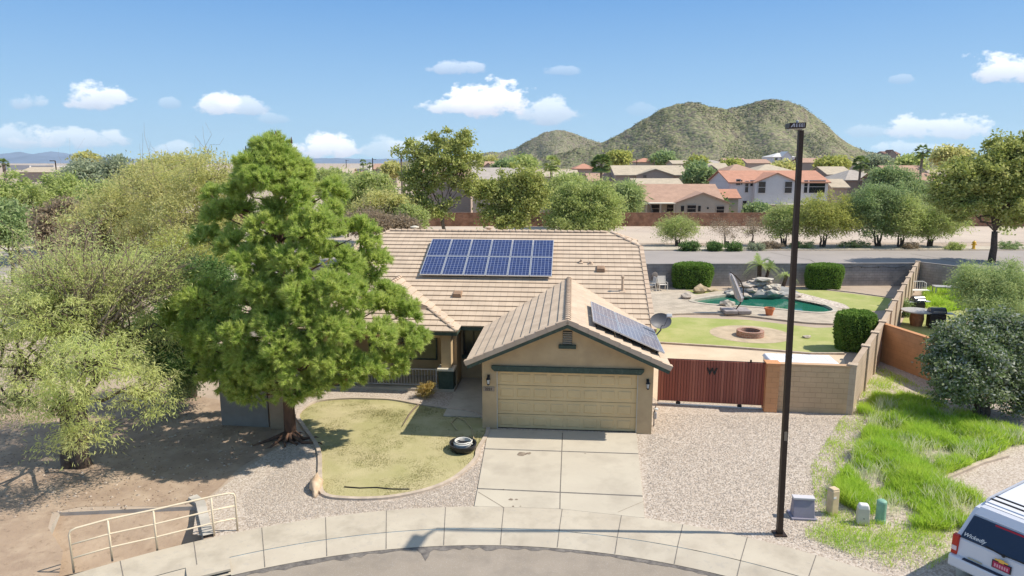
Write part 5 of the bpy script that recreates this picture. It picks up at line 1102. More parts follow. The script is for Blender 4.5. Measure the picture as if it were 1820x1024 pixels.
# far warehouses at the left horizon
for u0, u1, v, d, lab in ((8, 52, 293.5, 900, 'long white warehouse near the left horizon'), (55, 95, 294, 850, 'grey white warehouse between the left palm and the lamp'), (100, 128, 293.5, 950, 'white warehouse right of the distant lamp')):
    a, b_ = D(u0, v, d), D(u1, v, d); e = empty('warehouse', ((a[0] + b_[0]) / 2, d, 0), 0, lab, 'warehouse', 'warehouses at the horizon'); w = (b_[0] - a[0]) / 2
    q = MB(); q.bx(-w, w, 0, 30, -1, a[2] - .5); q.build('wall', m_wh, e); q = MB(); q.bx(-w - .5, w + .5, -.5, 30.5, a[2] - .5, a[2]); q.build('roof', mat('warehouse_roof', (.55,.55,.56), .8), e)
hs(30, 112, 297, 306, 330, 'low tan roofed building behind the left shrubs', m_pk, m_tt, dep=20)
# wash walls
bwall([(-60, 101), (17.5, 101.2), (45, 101)], 1.95, m_redb, 'long red brown block wall beyond the wash', [], .25, mp=m_redb)
bwall([(44.8, 101.6), (62, 102)], 2.35, m_redb, 'slightly taller stretch of red block wall in front of the white house', [], .25, mp=m_redb)
bwall([(62, 101.5), (120, 96)], 2.2, m_redb, 'red brown wall section behind the street tree', [], .25, mp=m_redb)
bwall([(-120, 96), (-60, 101)], 1.6, mat('pink_wall', (.52,.43,.36), .9, var=.15), 'pale pinkish wall at the far left', [], .25)
# power poles and lamp
def pole(u, vb, vt, d, lab, name='utility_pole', r=.14, arm=1.2, cat='utility pole'):
    z = D(u, vt, d)[2]; x = D(u, vt, d)[0]; e = empty(name, (x, d, 0), 0, lab, cat); b = MB(); b.tube([(0, 0, -.3), (0, 0, z)], [r * 1.2, r], 8); b.build('pole', m_brown, e)
    if arm: b = MB(); b.box((arm * .35, 0, z - .35), (arm, .12, .12)); b.build('cross_arm' if name == 'utility_pole' else 'lamp_arm', m_brown, e)
pole(662, 320, 281, 190, 'dark power pole between the far white and beige houses'); pole(615, 300, 284, 320, 'thin far power pole left of the white house', arm=1.5)
pole(1414, 300, 279, 230, 'thin dark pole just left of the near lamp post', arm=.5)
pole(1132, 293, 283, 300, 'thin dark pole in front of the distant red roof', arm=0)
e0 = D(98, 286, 180); e = empty('street_lamp', (e0[0], 180, 0), 0, 'distant dark street lamp above the left shrubs', 'street lamp')
b = MB(); b.tube([(0, 0, -.3), (0, 0, e0[2])], [.2, .14], 8); b.build('pole', m_brown, e); b = MB(); b.box((-.7, 0, e0[2]), (1.3, .35, .22)); b.build('lamp_head', m_brown, e)
# fire hydrant
w = P(1730, 444); e = empty('fire_hydrant', (w[0], w[1], .09), 0, 'yellow fire hydrant on the far sidewalk beside the street tree', 'fire hydrant'); m_y = mat('hydrant_yellow', (.75,.45,.04), .5, var=.15)
b = MB(); b.lathe([(.2, 0), (.2, .06), (.14, .08), (.14, .62), (.2, .64), (.2, .68), (.16, .78), (.05, .86), (.04, .92)], n=14); b.build('barrel', m_y, e)
for s in (-1, 1): b = MB(); b.box((s * .19, 0, .5), (.14, .14, .14)); b.build('outlet', m_y, e, bevel=.03)
# trampoline-like arched frame near the red roofed house
c = D(1138, 368, 109); b = MB(); b.tube([(c[0] + 1.9 * cos(pi * i / 14), c[1], c[2] - .9 + 1.9 * sin(pi * i / 14)) for i in range(15)], .06, 6); tag(b.build('garden_arch', m_dish), 'thin grey arch in front of the red roofed house patio', 'garden arch')
# ================= VEGETATION =================
def ran(m, n): return RNG.uniform(-m, m, n)
def unit(n):
    v = RNG.normal(0, 1, (n, 3)); return v / np.linalg.norm(v, axis=1, keepdims=True)
def leaf_quads(C, size, asp, Dr, jit=.35):
    """rhombic leaves: C centres, Dr directions"""
    n = len(C); s = size * RNG.uniform(1 - jit, 1 + jit, n)[:, None]; d = Dr / np.linalg.norm(Dr, axis=1, keepdims=True)
    w = np.cross(d, unit(n)); w /= np.linalg.norm(w, axis=1, keepdims=True) + 1e-9
    a = C - d * s * .5; b = C + d * s * .5; m = C + d * s * .05
    return np.stack([a, m + w * s * asp * .5, b, m - w * s * asp * .5], 1).reshape(-1, 3)
def tri_needles(C, L, w, Dr):
    n = len(C); s = (L * RNG.uniform(.6, 1.2, n))[:, None]; d = Dr / np.linalg.norm(Dr, axis=1, keepdims=True); q = np.cross(d, unit(n)); q /= np.linalg.norm(q, axis=1, keepdims=True) + 1e-9
    return np.stack([C - q * w / 2, C + q * w / 2, C + d * s], 1).reshape(-1, 3)
def leafmat(name, cols, c1=None, c2=None, trans=.42, scale=.6, k=1.22):
    cols = [tuple(min(.8, x * k) for x in c) for c in cols]; c1 = tuple(x * k for x in (c1 or cols[0])); c2 = tuple(min(.8, x * k) for x in c2) if c2 else None
    return mat(name, c1 or cols[0], .75, col2=c2, scale=scale, island=cols, trans=trans, spec=.25)
m_bark = mat('dark_bark', (.075,.055,.042), .95, col2=(.13,.10,.08), scale=8, bump=.02, bscale=14)
m_barkr = mat('pine_bark', (.19,.105,.065), .95, col2=(.09,.055,.04), scale=5, bump=.05, bscale=9, stretch=(1, 1, .35))
m_barkg = mat('grey_bark', (.24,.195,.155), .95, col2=(.15,.12,.095), scale=6, bump=.02)
m_twig = mat('tan_twigs', (.27,.21,.16), .9, col2=(.18,.14,.11), scale=4)
F_ = {
 'mesq': leafmat('mesquite_leaf', [(.40,.46,.14),(.52,.56,.23),(.34,.41,.11),(.60,.60,.30),(.45,.52,.18)], (.50,.58,.18), (.62,.60,.29), .58, k=1.3),
 'olive': leafmat('olive_leaf', [(.38,.39,.13),(.50,.47,.20),(.32,.35,.11),(.54,.49,.25)], (.45,.48,.16), (.56,.51,.24), .58, k=1.3),
 'dark': leafmat('dark_leaf', [(.07,.14,.035),(.13,.22,.06),(.09,.17,.045),(.19,.27,.09)], (.10,.18,.05), (.15,.22,.07)),
 'pine': leafmat('pine_needle', [(.19,.30,.05),(.46,.56,.15),(.33,.45,.08),(.70,.72,.32)], (.24,.36,.06), (.62,.64,.21), .56, 1.6),
 'palo': leafmat('palo_verde_leaf', [(.33,.41,.13),(.44,.49,.18),(.27,.35,.10),(.48,.50,.23)], (.34,.42,.12), (.42,.44,.19), .5),
 'paly': leafmat('yellow_palo_leaf', [(.37,.39,.09),(.47,.46,.13),(.31,.34,.08),(.43,.43,.16)], (.38,.40,.09), (.33,.37,.12)),
 'grn': leafmat('mid_green_leaf', [(.20,.29,.10),(.31,.39,.17),(.16,.25,.08),(.38,.44,.24)], (.23,.32,.11), (.32,.37,.19)),
 'grey': leafmat('grey_green_leaf', [(.26,.31,.19),(.36,.39,.27),(.20,.25,.14)], (.27,.32,.19), (.33,.36,.25)),
 'brown': leafmat('brown_twig_leaf', [(.27,.21,.14),(.36,.29,.20),(.20,.15,.10)], (.28,.22,.15), (.34,.28,.18)),
 'ash': leafmat('ash_leaf', [(.26,.31,.07),(.40,.43,.13),(.17,.22,.05),(.52,.52,.22),(.30,.34,.09)], (.27,.32,.07), (.42,.41,.14)),
 'hedge': leafmat('hedge_leaf', [(.12,.22,.035),(.19,.31,.055),(.09,.16,.03),(.24,.37,.08)], (.14,.24,.04), (.19,.29,.06)),
 'olea': leafmat('oleander_leaf', [(.07,.12,.035),(.18,.24,.09),(.05,.09,.025),(.74,.70,.64),(.12,.18,.05),(.30,.33,.20)], (.10,.16,.045), (.20,.24,.11)),
 'light': leafmat('light_green_leaf', [(.30,.38,.13),(.40,.46,.21),(.24,.33,.10)], (.31,.39,.14), (.37,.42,.20)),
 'palm': leafmat('palm_leaf', [(.10,.17,.04),(.17,.24,.07),(.24,.28,.11)], (.12,.19,.05), (.18,.23,.08)),
 'rust': leafmat('rusty_leaf', [(.45,.26,.08),(.38,.33,.10),(.30,.17,.06)], (.42,.27,.08), (.33,.30,.10)),
 'weed': leafmat('weed_blade', [(.30,.48,.035),(.44,.60,.07),(.22,.38,.03),(.56,.66,.16),(.36,.54,.05)], (.28,.46,.035), (.52,.58,.11), .45, 1.2),
}
def settle(r):      # parts were laid out round the origin: hang them on their thing's base
    for k in kids(r): k.location = -r.location
    return r
def lobe(u, v, d, ru, rv, rd=None, dd=0):
    c = D(u, v, d + dd); k = (d + dd) / CF; return (*c, ru * k, (rd or (ru + rv) / 2) * k, rv * k)
def limb(mb, a, b, r0, r1, sag=.0, n=5, wig=.06, sides=6):
    a = np.array(a, float); b = np.array(b, float); L = np.linalg.norm(b - a); pts = []; o = RNG.normal(0, wig * L, (n + 1, 3)); o[0] = 0; o[-1] = 0
    for i in range(n + 1):
        t = i / n; q = a + (b - a) * t + o[i] * sin(pi * t); q[2] += sag * L * sin(pi * t); pts.append(q)
    mb.tube([tuple(p) for p in pts], [r0 + (r1 - r0) * i / n for i in range(n + 1)], sides); return pts
def ell_pts(lb, n, pw=.45, zmin=None):
    c = np.array(lb[:3]); r = np.array(lb[3:]); d = unit(n) * (RNG.random(n) ** pw)[:, None]; p = c + d * r
    return p, d
def tree(name, label, cat, base, lobes, kind, clumps, per, lsize, asp=.35, crad=.5, group=None, bark=None, fork=.35, r0=.18, twigs=0, droop=.3, dirw=.6, forks=None, rb=None, zcut=.3, trunks=1, sz=.7):
    """trunk -> limbs -> clumps of leaves; crown fills lobes (x,y,z,rx,ry,rz)"""
    bark = bark or m_bark; base = np.array(base, float); r = empty(name, tuple(base), 0, label, cat, group); tb = MB()
    lob = [np.array(l) for l in lobes]; vol = np.array([l[3] * l[4] * l[5] for l in lob]) ** .72; vol /= vol.sum()
    cen = sum(l[:3] * w for l, w in zip(lob, vol)); low = min(l[2] - l[5] for l in lob)
    LV = []; TW = MB(); fk = []
    for k in range(trunks):
        f = np.array([base[0] + (cen[0] - base[0]) * fork * .6 + (k - (trunks - 1) / 2) * .35 * (trunks > 1) * cen[2] * .25, base[1] + (cen[1] - base[1]) * fork * .6, base[2] + (cen[2] - base[2]) * fork]); fk.append(f)
        limb(tb, base + np.array([(k - (trunks - 1) / 2) * r0 * 1.6, 0, -.15]), f, r0 * 1.15, r0 * .8, 0, 4, .03, 9)
    for li, l in enumerate(lob):
        f = fk[min(range(len(fk)), key=lambda i: np.linalg.norm(fk[i][:2] - l[:2]))]
        n = max(3, int(clumps * vol[li])); P_, dd_ = ell_pts(l, n); P_[:, 2] = np.maximum(P_[:, 2], base[2] + zcut)
        mid = l[:3].copy(); mid[2] -= l[5] * .35; limb(tb, f, mid, r0 * .6 * max(.35, vol[li] ** .4 * 1.3), r0 * .18, .08, 5, .07, 6)
        for i in RNG.choice(n, min(n, max(2, int(n * .45))), replace=False): limb(tb, mid + RNG.normal(0, .15, 3) * l[3:] , P_[i], r0 * .17, r0 * .04, .1, 4, .08, 4)
        for i in range(n):
            m = max(4, int(per * RNG.uniform(.5, 1.4))); cr = crad * RNG.uniform(.6, 1.35)
            g = RNG.normal(0, .5, (m, 3)) * cr; g[:, 2] *= sz; g[:, 2] -= droop * cr * (g[:, 0] ** 2 + g[:, 1] ** 2) / (cr * cr) * .5
            C = P_[i] + g; C[:, 2] = np.maximum(C[:, 2], base[2] + zcut * .5)
            dr = g / (np.linalg.norm(g, axis=1, keepdims=True) + 1e-6) * dirw + unit(m) * (1 - dirw * .5) + np.array([0, 0, -droop * .5]); LV.append(leaf_quads(C, lsize, asp, dr))
            if twigs and RNG.random() < twigs:
                for _ in range(3):
                    e = P_[i] + RNG.normal(0, 1, 3) * cr * 1.1 + dd_[i] * cr; limb(TW, P_[i], e, r0 * .05, .004, .0, 3, .09, 3)
    tb.build('trunk', bark, r, smooth=True); npmesh('crown', np.concatenate(LV), 4, F_[kind], r)
    if len(TW.f) > 400: TW.build('twigs', m_twig, r)
    return settle(r)
GL_ = 'trees beyond the far road'
# --- mesquite in the left foreground ---
B = P(138, 828)
L = [lobe(110,560,19.8,115,75), lobe(215,600,20,110,70,dd=.6), lobe(50,640,19.5,75,70,dd=-.6), lobe(265,690,20,70,50,dd=-1.0), lobe(105,720,19,60,45,dd=-1.2), lobe(80,500,20.5,95,60,dd=1.5), lobe(200,500,20.5,100,60,dd=1.5), lobe(165,640,19,80,60,dd=-1.6), lobe(140,770,19,75,30,dd=-1.0), lobe(-20,560,20,60,90), lobe(25,700,19.5,55,50,dd=.5)]
tree('mesquite_tree', 'large feathery yellow green mesquite at the left edge with bare upper twigs', 'tree', B, L, 'mesq', 580, 105, .13, .17, .40, fork=.45, r0=.24, twigs=.0, droop=.6, dirw=.8, trunks=2, zcut=.6)
r_ = bpy.data.objects['mesquite_tree']
L2 = [lobe(70,470,20,80,50), lobe(160,450,20.3,95,60), lobe(250,480,20.6,80,50), lobe(30,540,19.8,70,50), lobe(330,470,21,50,45)]
TW = MB(); LV = []
top = np.array(D(150, 600, 20))
for l in L2:
    p, d = ell_pts(l, 17, .35)
    for q in p:
        st = top + (q - top) * .15 + RNG.normal(0, .3, 3); pts = limb(TW, st, q, .035, .012, .05, 5, .05, 4)
        for _ in range(7):
            s0 = pts[RNG.integers(2, 5)]; e = s0 + (q - st) / np.linalg.norm(q - st) * RNG.uniform(.4, 1.1) + RNG.normal(0, .38, 3); pp = limb(TW, s0, e, .010, .004, .0, 3, .08, 3)
            C = np.repeat(np.array(pp[1:]), 9, 0) + RNG.normal(0, .10, (27, 3)); LV.append(leaf_quads(C, .11, .2, unit(27) + np.array([0, 0, -.4])))
TW.build('bare_twigs', m_twig, r_); npmesh('sparse_foliage', np.concatenate(LV), 4, F_['mesq'], r_); settle(r_)
# --- pine ---
def pine():
    B = np.array(P(517, 782)); r = empty('pine_tree', tuple(B), 0, 'tall bright green pine with a leaning reddish trunk in front of the house', 'tree'); tb = MB()
    tbl = [(243,474,508),(262,434,528),(300,418,556),(340,398,622),(375,372,640),(410,345,645),(450,338,685),(500,332,702),(550,306,738),(590,322,756),(640,362,752),(675,405,705),(705,432,648)]
    vs_ = [t[0] for t in tbl]; ul = [t[1] for t in tbl]; ur = [t[2] for t in tbl]; d0 = 22.4
    tp = [B + np.array([0, 0, -.1]), np.array(D(512, 700, 22.1)), np.array(D(505, 600, 22.3)), np.array(D(500, 480, 22.4)), np.array(D(495, 360, 22.4)), np.array(D(490, 245, 22.4))]
    tb.tube([tuple(p) for p in tp], [.21, .18, .15, .11, .06, .02], 10)
    a2 = P(480, 700, .6)
    for an_, ln_ in ((R(-70), .7), (R(-35), 1.5), (R(-5), 1.1), (R(60), .8), (R(140), .9), (R(185), 1.6), (R(215), 1.1), (R(250), .8)): tb.tube([tuple(B + np.array([.1 * cos(an_), .1 * sin(an_), .25])), tuple(B + np.array([.4 * ln_ * cos(an_), .4 * ln_ * sin(an_), .06])), tuple(B + np.array([.75 * ln_ * cos(an_ + .35), .75 * ln_ * sin(an_ + .35), .01])), tuple(B + np.array([ln_ * cos(an_ + .15), ln_ * sin(an_ + .15), -.04]))], [.12, .055, .035, .015], 6)
    TW = []; ND = []; masses = []
    # explicit near-side masses seen in the photo (u, v, r px, depth offset)
    EX = [(455,700,38,-1.9),(400,665,40,-1.3),(520,700,32,-2.2),(480,660,46,-2.6),(500,630,44,-3.0),(650,660,34,-1.6),(560,640,40,-2.7),(350,585,36,-1.3),(320,575,24,-.6),(430,600,44,-2.3),(375,620,36,-1.2),(545,420,40,-1.7),(590,520,44,-2.3),(455,470,40,-1.7),(486,262,24,0),(492,285,34,-.3),(470,310,36,-.5),(505,330,36,-.6),(480,275,34,0),(450,300,30,-.5),(515,300,32,-.3),(440,345,30,-.6),(520,360,40,-1.0),(585,345,34,.2),(400,385,30,0),(375,350,20,.4),(560,405,44,-1.3),(475,410,36,-1.4),(420,440,34,-1.0),(370,430,30,.3),(625,425,44,.2),(600,470,40,-1.0),(660,470,34,.4),(520,470,42,-1.9),(365,540,48,-1.5),(315,555,26,-.8),(420,545,34,-1.5),(540,530,50,-2.4),(620,530,46,-1.5),(680,545,44,-.2),(720,560,28,.2),(500,590,44,-2.6),(580,590,50,-2.5),(650,600,50,-1.6),(710,610,42,-.6),(740,600,22,-.1),(395,600,40,-1.8),(450,640,46,-2.3),(540,650,44,-2.8),(620,650,40,-2.0),(690,650,36,-.9),(430,680,34,-1.7),(560,685,30,-2.2),(610,670,34,-1.8),(475,520,36,-2.1),(545,565,36,-2.6),(340,500,20,.2)]
    for u, v, rp, dd in EX: masses.append((np.array(D(u, v, d0 + dd)), rp * (d0 + dd) / CF))
    for _ in range(60):
        v = RNG.uniform(275, 680); a = np.interp(v, vs_, ul); b = np.interp(v, vs_, ur); k = (b - a) / 2 * d0 / CF; th = RNG.uniform(0, 2 * pi); q = RNG.uniform(.30, .82)
        c = np.array(D((a + b) / 2, v, d0)); c += np.array([cos(th) * k * q, sin(th) * k * q * .85, 0]); masses.append((c, RNG.uniform(.32, .6) * min(1, k / 1.6)))
    for c, rad in masses:
        t = np.clip((c[2] - .8) / (tp[-1][2] - .8), .12, .97); zt = max(1.6, c[2] - .45 * hypot(c[0] - tp[2][0], c[1] - tp[2][1]) * .7 - .15)
        zs = [p[2] for p in tp]; zt = min(zt, zs[-1] - .2); st = np.array([np.interp(zt, zs, [p[0] for p in tp]), np.interp(zt, zs, [p[1] for p in tp]), zt])
        limb(tb, st, c, .035 + .012 * np.linalg.norm(c - st), .012, -.03, 5, .03, 5)
        axis = (c - st) / (np.linalg.norm(c - st) + 1e-6); nt_ = int(20 * (rad / .6) ** 2) + 5
        for _ in range(nt_):        # tufts on the outer shell of the mass, needles streaming outward and up
            d = unit(1)[0] * .85 + axis * .5 + np.array([0, 0, .35]); d /= np.linalg.norm(d); tc = c + d * rad * RNG.uniform(.45, 1.08) * np.array([1, 1, .8])
            ns = 7; sd = unit(ns) * .62 + d * .75 + np.array([0, 0, .15]); sd /= np.linalg.norm(sd, axis=1, keepdims=True); k = 58; LEN = RNG.uniform(.20, .34)
            s0 = tc - d * .10; tt = RNG.random((ns, k, 1)) ** .8; C = s0 + sd[:, None, :] * tt * LEN + RNG.normal(0, .012, (ns, k, 3))
            rdd = RNG.normal(0, 1, (ns, k, 3)); rdd /= np.linalg.norm(rdd, axis=2, keepdims=True); Dn = sd[:, None, :] * .85 + rdd * .6
            ND.append(tri_needles(C.reshape(-1, 3), .15, .017, Dn.reshape(-1, 3)))
    tb.build('trunk', m_barkr, r, smooth=True); npmesh('crown', np.concatenate(ND), 3, F_['pine'], r)
    for u, v in ((484,240),(490,235),(499,240),(474,244),(437,262),(518,246)): c = D(u, v + 3, 22.3); cn = MB(); cn.tube([(c[0], c[1], c[2] - .1), (c[0], c[1], c[2] + .1)], [.035, .01], 5); cn.build('bud', m_barkr, r)
    settle(r)
pine()
# --- trees of the left mass ---
tree('ironwood_tree', 'big olive coloured tree directly left of the pine top', 'tree', P(385, 560), [lobe(370,330,36,55,62), lobe(335,400,36,60,60,dd=-1), lobe(390,430,36,50,60), lobe(300,340,37,55,50,dd=1)], 'olive', 330, 95, .17, .3, .60, fork=.5, r0=.22, twigs=.2, bark=m_barkg)
tree('ironwood_tree', 'broad yellow olive tree in the middle of the left tree mass', 'tree', P(250, 560), [lobe(260,330,42,60,42), lobe(215,380,41,65,55), lobe(270,410,40,60,60,dd=-1.5), lobe(165,400,42,50,55)], 'olive', 340, 95, .18, .3, .66, fork=.5, r0=.22, twigs=.2, bark=m_barkg)
tree('palo_verde', 'yellow green palo verde between mesquite and olive trees', 'tree', P(330, 620), [lobe(320,450,30,50,45), lobe(280,480,30,55,45), lobe(360,470,31,40,45)], 'paly', 260, 110, .13, .25, .5, fork=.4, r0=.15, twigs=.4)
tree('acacia_tree', 'dark green leafy tree between the mesquite and the pine', 'tree', P(335, 705), [lobe(330,560,25,60,50), lobe(290,600,25,55,50,dd=.6), lobe(370,500,26,50,50), lobe(345,640,24.6,55,40), lobe(290,650,25,45,35), lobe(395,560,26,40,50)], 'dark', 420, 120, .12, .4, .42, fork=.35, r0=.17, zcut=.5, trunks=2)
tree('garden_shrub', 'low green shrub at the foot of the dark tree left of the pine', 'shrub', P(325, 712), [lobe(325,690,24.8,30,20)], 'grn', 30, 90, .09, .4, .3, r0=.05, zcut=.05)
far = [('green palo verde crown at the far left under the palm', (20,352), 62, 70, 44, 'palo'), ('green palo verde left of the lamp in the distance', (110,355), 66, 60, 45, 'palo'), ('dull green shrub tree at the left edge below the palo verdes', (10,385), 52, 40, 30, 'grn'), ('pale grey green tree with wispy top behind the olive trees', (185,305), 72, 52, 28, 'grey'), ('sparse twiggy tree left of the olive trees', (105,395), 46, 42, 38, 'brown'), ('palo verde just behind the left olive tree', (190,360), 56, 55, 40, 'palo'), ('grey shrub tree in front of the pale wispy one', (140,318), 80, 34, 18, 'grey'), ('thin brownish tree behind the mesquite', (170,430), 40, 55, 35, 'brown')]
for lab, (u, v), d, ru, rv, kd in far:
    g0 = D(u, v, d); tree('desert_tree', lab, 'tree', (g0[0], g0[1], 0), [lobe(u,v,d,ru,rv), lobe(u-ru*.5,v+rv*.4,d,ru*.6,rv*.7,dd=-1), lobe(u+ru*.5,v+rv*.35,d,ru*.6,rv*.7,dd=1), lobe(u,v+rv*.9,d,ru*.8,rv*.7,dd=-1)], kd, 230, 65, .0058*d, .35, .012*d, fork=.4, r0=.14, twigs=.25, group='trees of the left mass')
g0 = D(156, 286, 95); tree('round_tree', 'small round brownish green tree sticking up at the left horizon', 'tree', (g0[0], 95, 0), [lobe(156,286,95,19,14), lobe(150,300,95,16,14)], 'olive', 90, 60, .5, .5, .7, r0=.14)
g0 = D(300, 300, 60); tree('desert_tree', 'pale olive tree top behind the broad olive tree', 'tree', (g0[0], 60, 0), [lobe(310,300,60,55,30), lobe(250,320,60,50,30)], 'olive', 200, 70, .3, .35, .7, r0=.16, twigs=.3, group='trees of the left mass')
# --- centre ---
g0 = P(790, 437); tree('ash_tree', 'tall open ash tree rising above the left half of the roof', 'tree', (g0[0], g0[1], 0), [lobe(790,262,76,48,30), lobe(740,270,76,35,22), lobe(832,250,76,22,18,dd=.5), lobe(825,245,76,18,14), lobe(740,320,76,38,34), lobe(735,365,75.5,34,28), lobe(770,300,76,40,34), lobe(820,300,76,34,36), lobe(835,335,77,30,26), lobe(775,370,75.5,32,22), lobe(850,280,76,12,10)], 'ash', 330, 60, .34, .5, .62, fork=.42, r0=.22, bark=m_barkg, group=GL_, twigs=.1)
g0 = P(895, 428); tree('ash_tree', 'bushy yellow green tree right of the tall open ash', 'tree', (g0[0], g0[1], 0), [lobe(925,320,78,42,30), lobe(890,350,78,44,34), lobe(935,360,78,38,28), lobe(900,385,77.5,48,26), lobe(950,335,78,25,25), lobe(865,340,78,20,22)], 'ash', 330, 60, .34, .5, .7, fork=.3, r0=.2, group=GL_)
g0 = P(1040, 420); tree('palo_verde', 'wide rounded palo verde shrub behind the middle of the roof', 'tree', (g0[0], 84, 0), [lobe(1040,360,84,55,32), lobe(1000,375,84,38,30), lobe(1080,375,84,32,32), lobe(1030,395,83,62,20), lobe(1010,345,84,30,25), lobe(1060,340,84,32,22)], 'palo', 560, 75, .36, .3, .85, fork=.3, r0=.16, group=GL_, zcut=.2)
g0 = D(1005, 350, 98); tree('palo_verde', 'paler palo verde standing behind the wide rounded one', 'tree', (g0[0], 98, 0), [lobe(1010,330,98,32,22), lobe(975,345,98,18,22)], 'palo', 200, 60, .45, .3, 1.0, r0=.15, group=GL_)
g0 = D(1120, 360, 106); tree('yucca_shrub', 'spiky bright green shrub at the left end of the red roofed house', 'shrub', (g0[0], 106, 0), [lobe(1115,345,106,26,22), lobe(1105,365,106,20,18), lobe(1128,358,106,12,18)], 'light', 130, 60, 1.0, .12, 1.0, r0=.12, dirw=1.0)
for u, v, ru, rv, d, kd, lab in ((655,335,42,30,80,'palo','green palo verde right of the pine'), (615,345,28,30,86,'palo','palo verde touching the right side of the pine top'), (680,365,45,24,72,'olive','olive brown bush below the green palo verde'), (650,392,38,16,64,'brown','bare brown shrub left of the roof ridge'), (705,400,34,12,66,'brown','bare twiggy shrub at the left end of the roof ridge'), (590,320,25,18,110,'palo','distant palo verde beside the pine top'), (730,385,20,20,70,'palo','small light green bush left of the ash trunk')):
    g0 = D(u, v, d); tree('desert_tree', lab, 'tree', (g0[0], d, 0), [lobe(u,v,d,ru,rv), lobe(u-ru*.45,v+rv*.5,d,ru*.6,rv*.6), lobe(u+ru*.45,v+rv*.5,d,ru*.6,rv*.6)], kd, 220, 60, .0056*d, .3, .011*d, r0=.13, twigs=.7 if kd == 'brown' else .2, group=GL_)
# --- verge trees on the right ---
for u, vb, lobs, kd, n, sz_, lab, tw in (
  (1204,437,[(1200,400,34,20),(1222,405,22,18),(1185,410,18,16)],'palo',130,.2,'small wispy tree above the three little shrubs',.5),
  (1292,439,[(1288,405,28,18)],'brown',30,.16,'almost bare little tree left of the twiggy one',1),
  (1336,440,[(1338,402,22,20)],'brown',30,.16,'bare twiggy tree left of the lamp post',1),
  (1393,438,[(1385,395,28,30),(1400,385,22,24)],'palo',170,.24,'green palo verde partly behind the lamp post',.3),
  (1462,440,[(1470,372,52,30),(1440,388,40,26),(1500,385,36,26),(1470,400,50,20)],'paly',330,.26,'yellow green palo verde right of the lamp post',.3),
  (1560,439,[(1555,360,46,32),(1530,375,30,30),(1580,350,36,28),(1555,395,34,26)],'grn',330,.26,'dark green mesquite second right of the lamp post',.2),
  (1600,440,[(1600,390,34,30),(1610,370,26,22)],'palo',260,.26,'light feathery palo verde beside the dark mesquite',.3),
  (1652,439,[(1655,385,40,30),(1685,395,34,22),(1640,405,30,20)],'palo',240,.25,'low palo verde left of the big street tree',.3)):
    g0 = P(u, vb); tree('verge_tree', lab, 'tree', g0, [lobe(a, b, g0[1], c, e) for a, b, c, e in lobs], kd, n, 70, sz_, .3, .75, fork=.3, r0=.12, twigs=tw, trunks=3, group=GL_)
g0 = D(1590, 340, 112); tree('mesquite_tree', 'grey green mesquite in front of the dark brown house', 'tree', (g0[0], 112, 0), [lobe(1580,315,112,32,20), lobe(1600,330,112,36,26), lobe(1620,345,112,30,22), lobe(1560,335,112,26,22)], 'grn', 300, 60, .5, .3, 1.1, r0=.2)
g0 = P(1762, 466); tree('street_tree', 'big dense street tree with forked trunk at the right edge', 'tree', g0, [lobe(1800,290,64,50,46), lobe(1740,310,64,55,40), lobe(1700,320,64,40,40), lobe(1720,360,63.5,45,30), lobe(1790,350,63.5,50,36), lobe(1840,270,64,40,40), lobe(1840,340,64,40,50), lobe(1775,260,65,28,20), lobe(1680,350,64,24,26), lobe(1790,385,64,35,16)], 'ash', 620, 70, .30, .55, .66, fork=.38, r0=.30, bark=m_bark)
for (u, v, ru, rv, d, kd, lab) in ((1242,310,26,20,145,'grn','round green tree between the beige houses'), (1690,275,30,12,130,'olive','tree top behind the big street tree'), (1100,280,18,8,300,'paly','yellow shrub left of the distant red roof'), (1480,290,26,10,200,'paly','yellow green trees right of the lamp post in the distance'), (1390,300,20,10,200,'olive','olive tree left of the lamp post in the distance'), (1300,295,14,7,220,'paly','yellow shrub between distant roofs'), (1180,280,14,7,320,'grn','grey green tree below the hill'), (1240,290,12,6,260,'paly','yellow bush beside the distant gable'), (1620,288,22,8,210,'palo','green tree left of the tall palm'), (930,290,24,10,200,'palo','green trees below the small hill'), (900,296,18,8,180,'grn','dark tree between far roofs'), (870,290,14,7,230,'olive','olive tree behind the ash'), (1560,288,20,9,230,'grey','grey tree behind the short palm'), (700,300,14,7,220,'olive','small tree right of the power pole'), (760,296,18,8,240,'palo','far green tree behind the ash crown'), (1275,362,10,8,118,'dark','dark bush beside the pinkish red house'), (1345,372,16,5,116,'grn','shrub behind the red wall at the white house')):
    g0 = D(u, v, d); tree('distant_tree', lab, 'tree', (g0[0], d, 0), [lobe(u, v, d, ru, rv), lobe(u - ru * .4, v + rv * .4, d, ru * .6, rv * .7)], kd, 110, 45, .0052 * d, .5, .009 * d, r0=.14, group='trees among the distant houses')
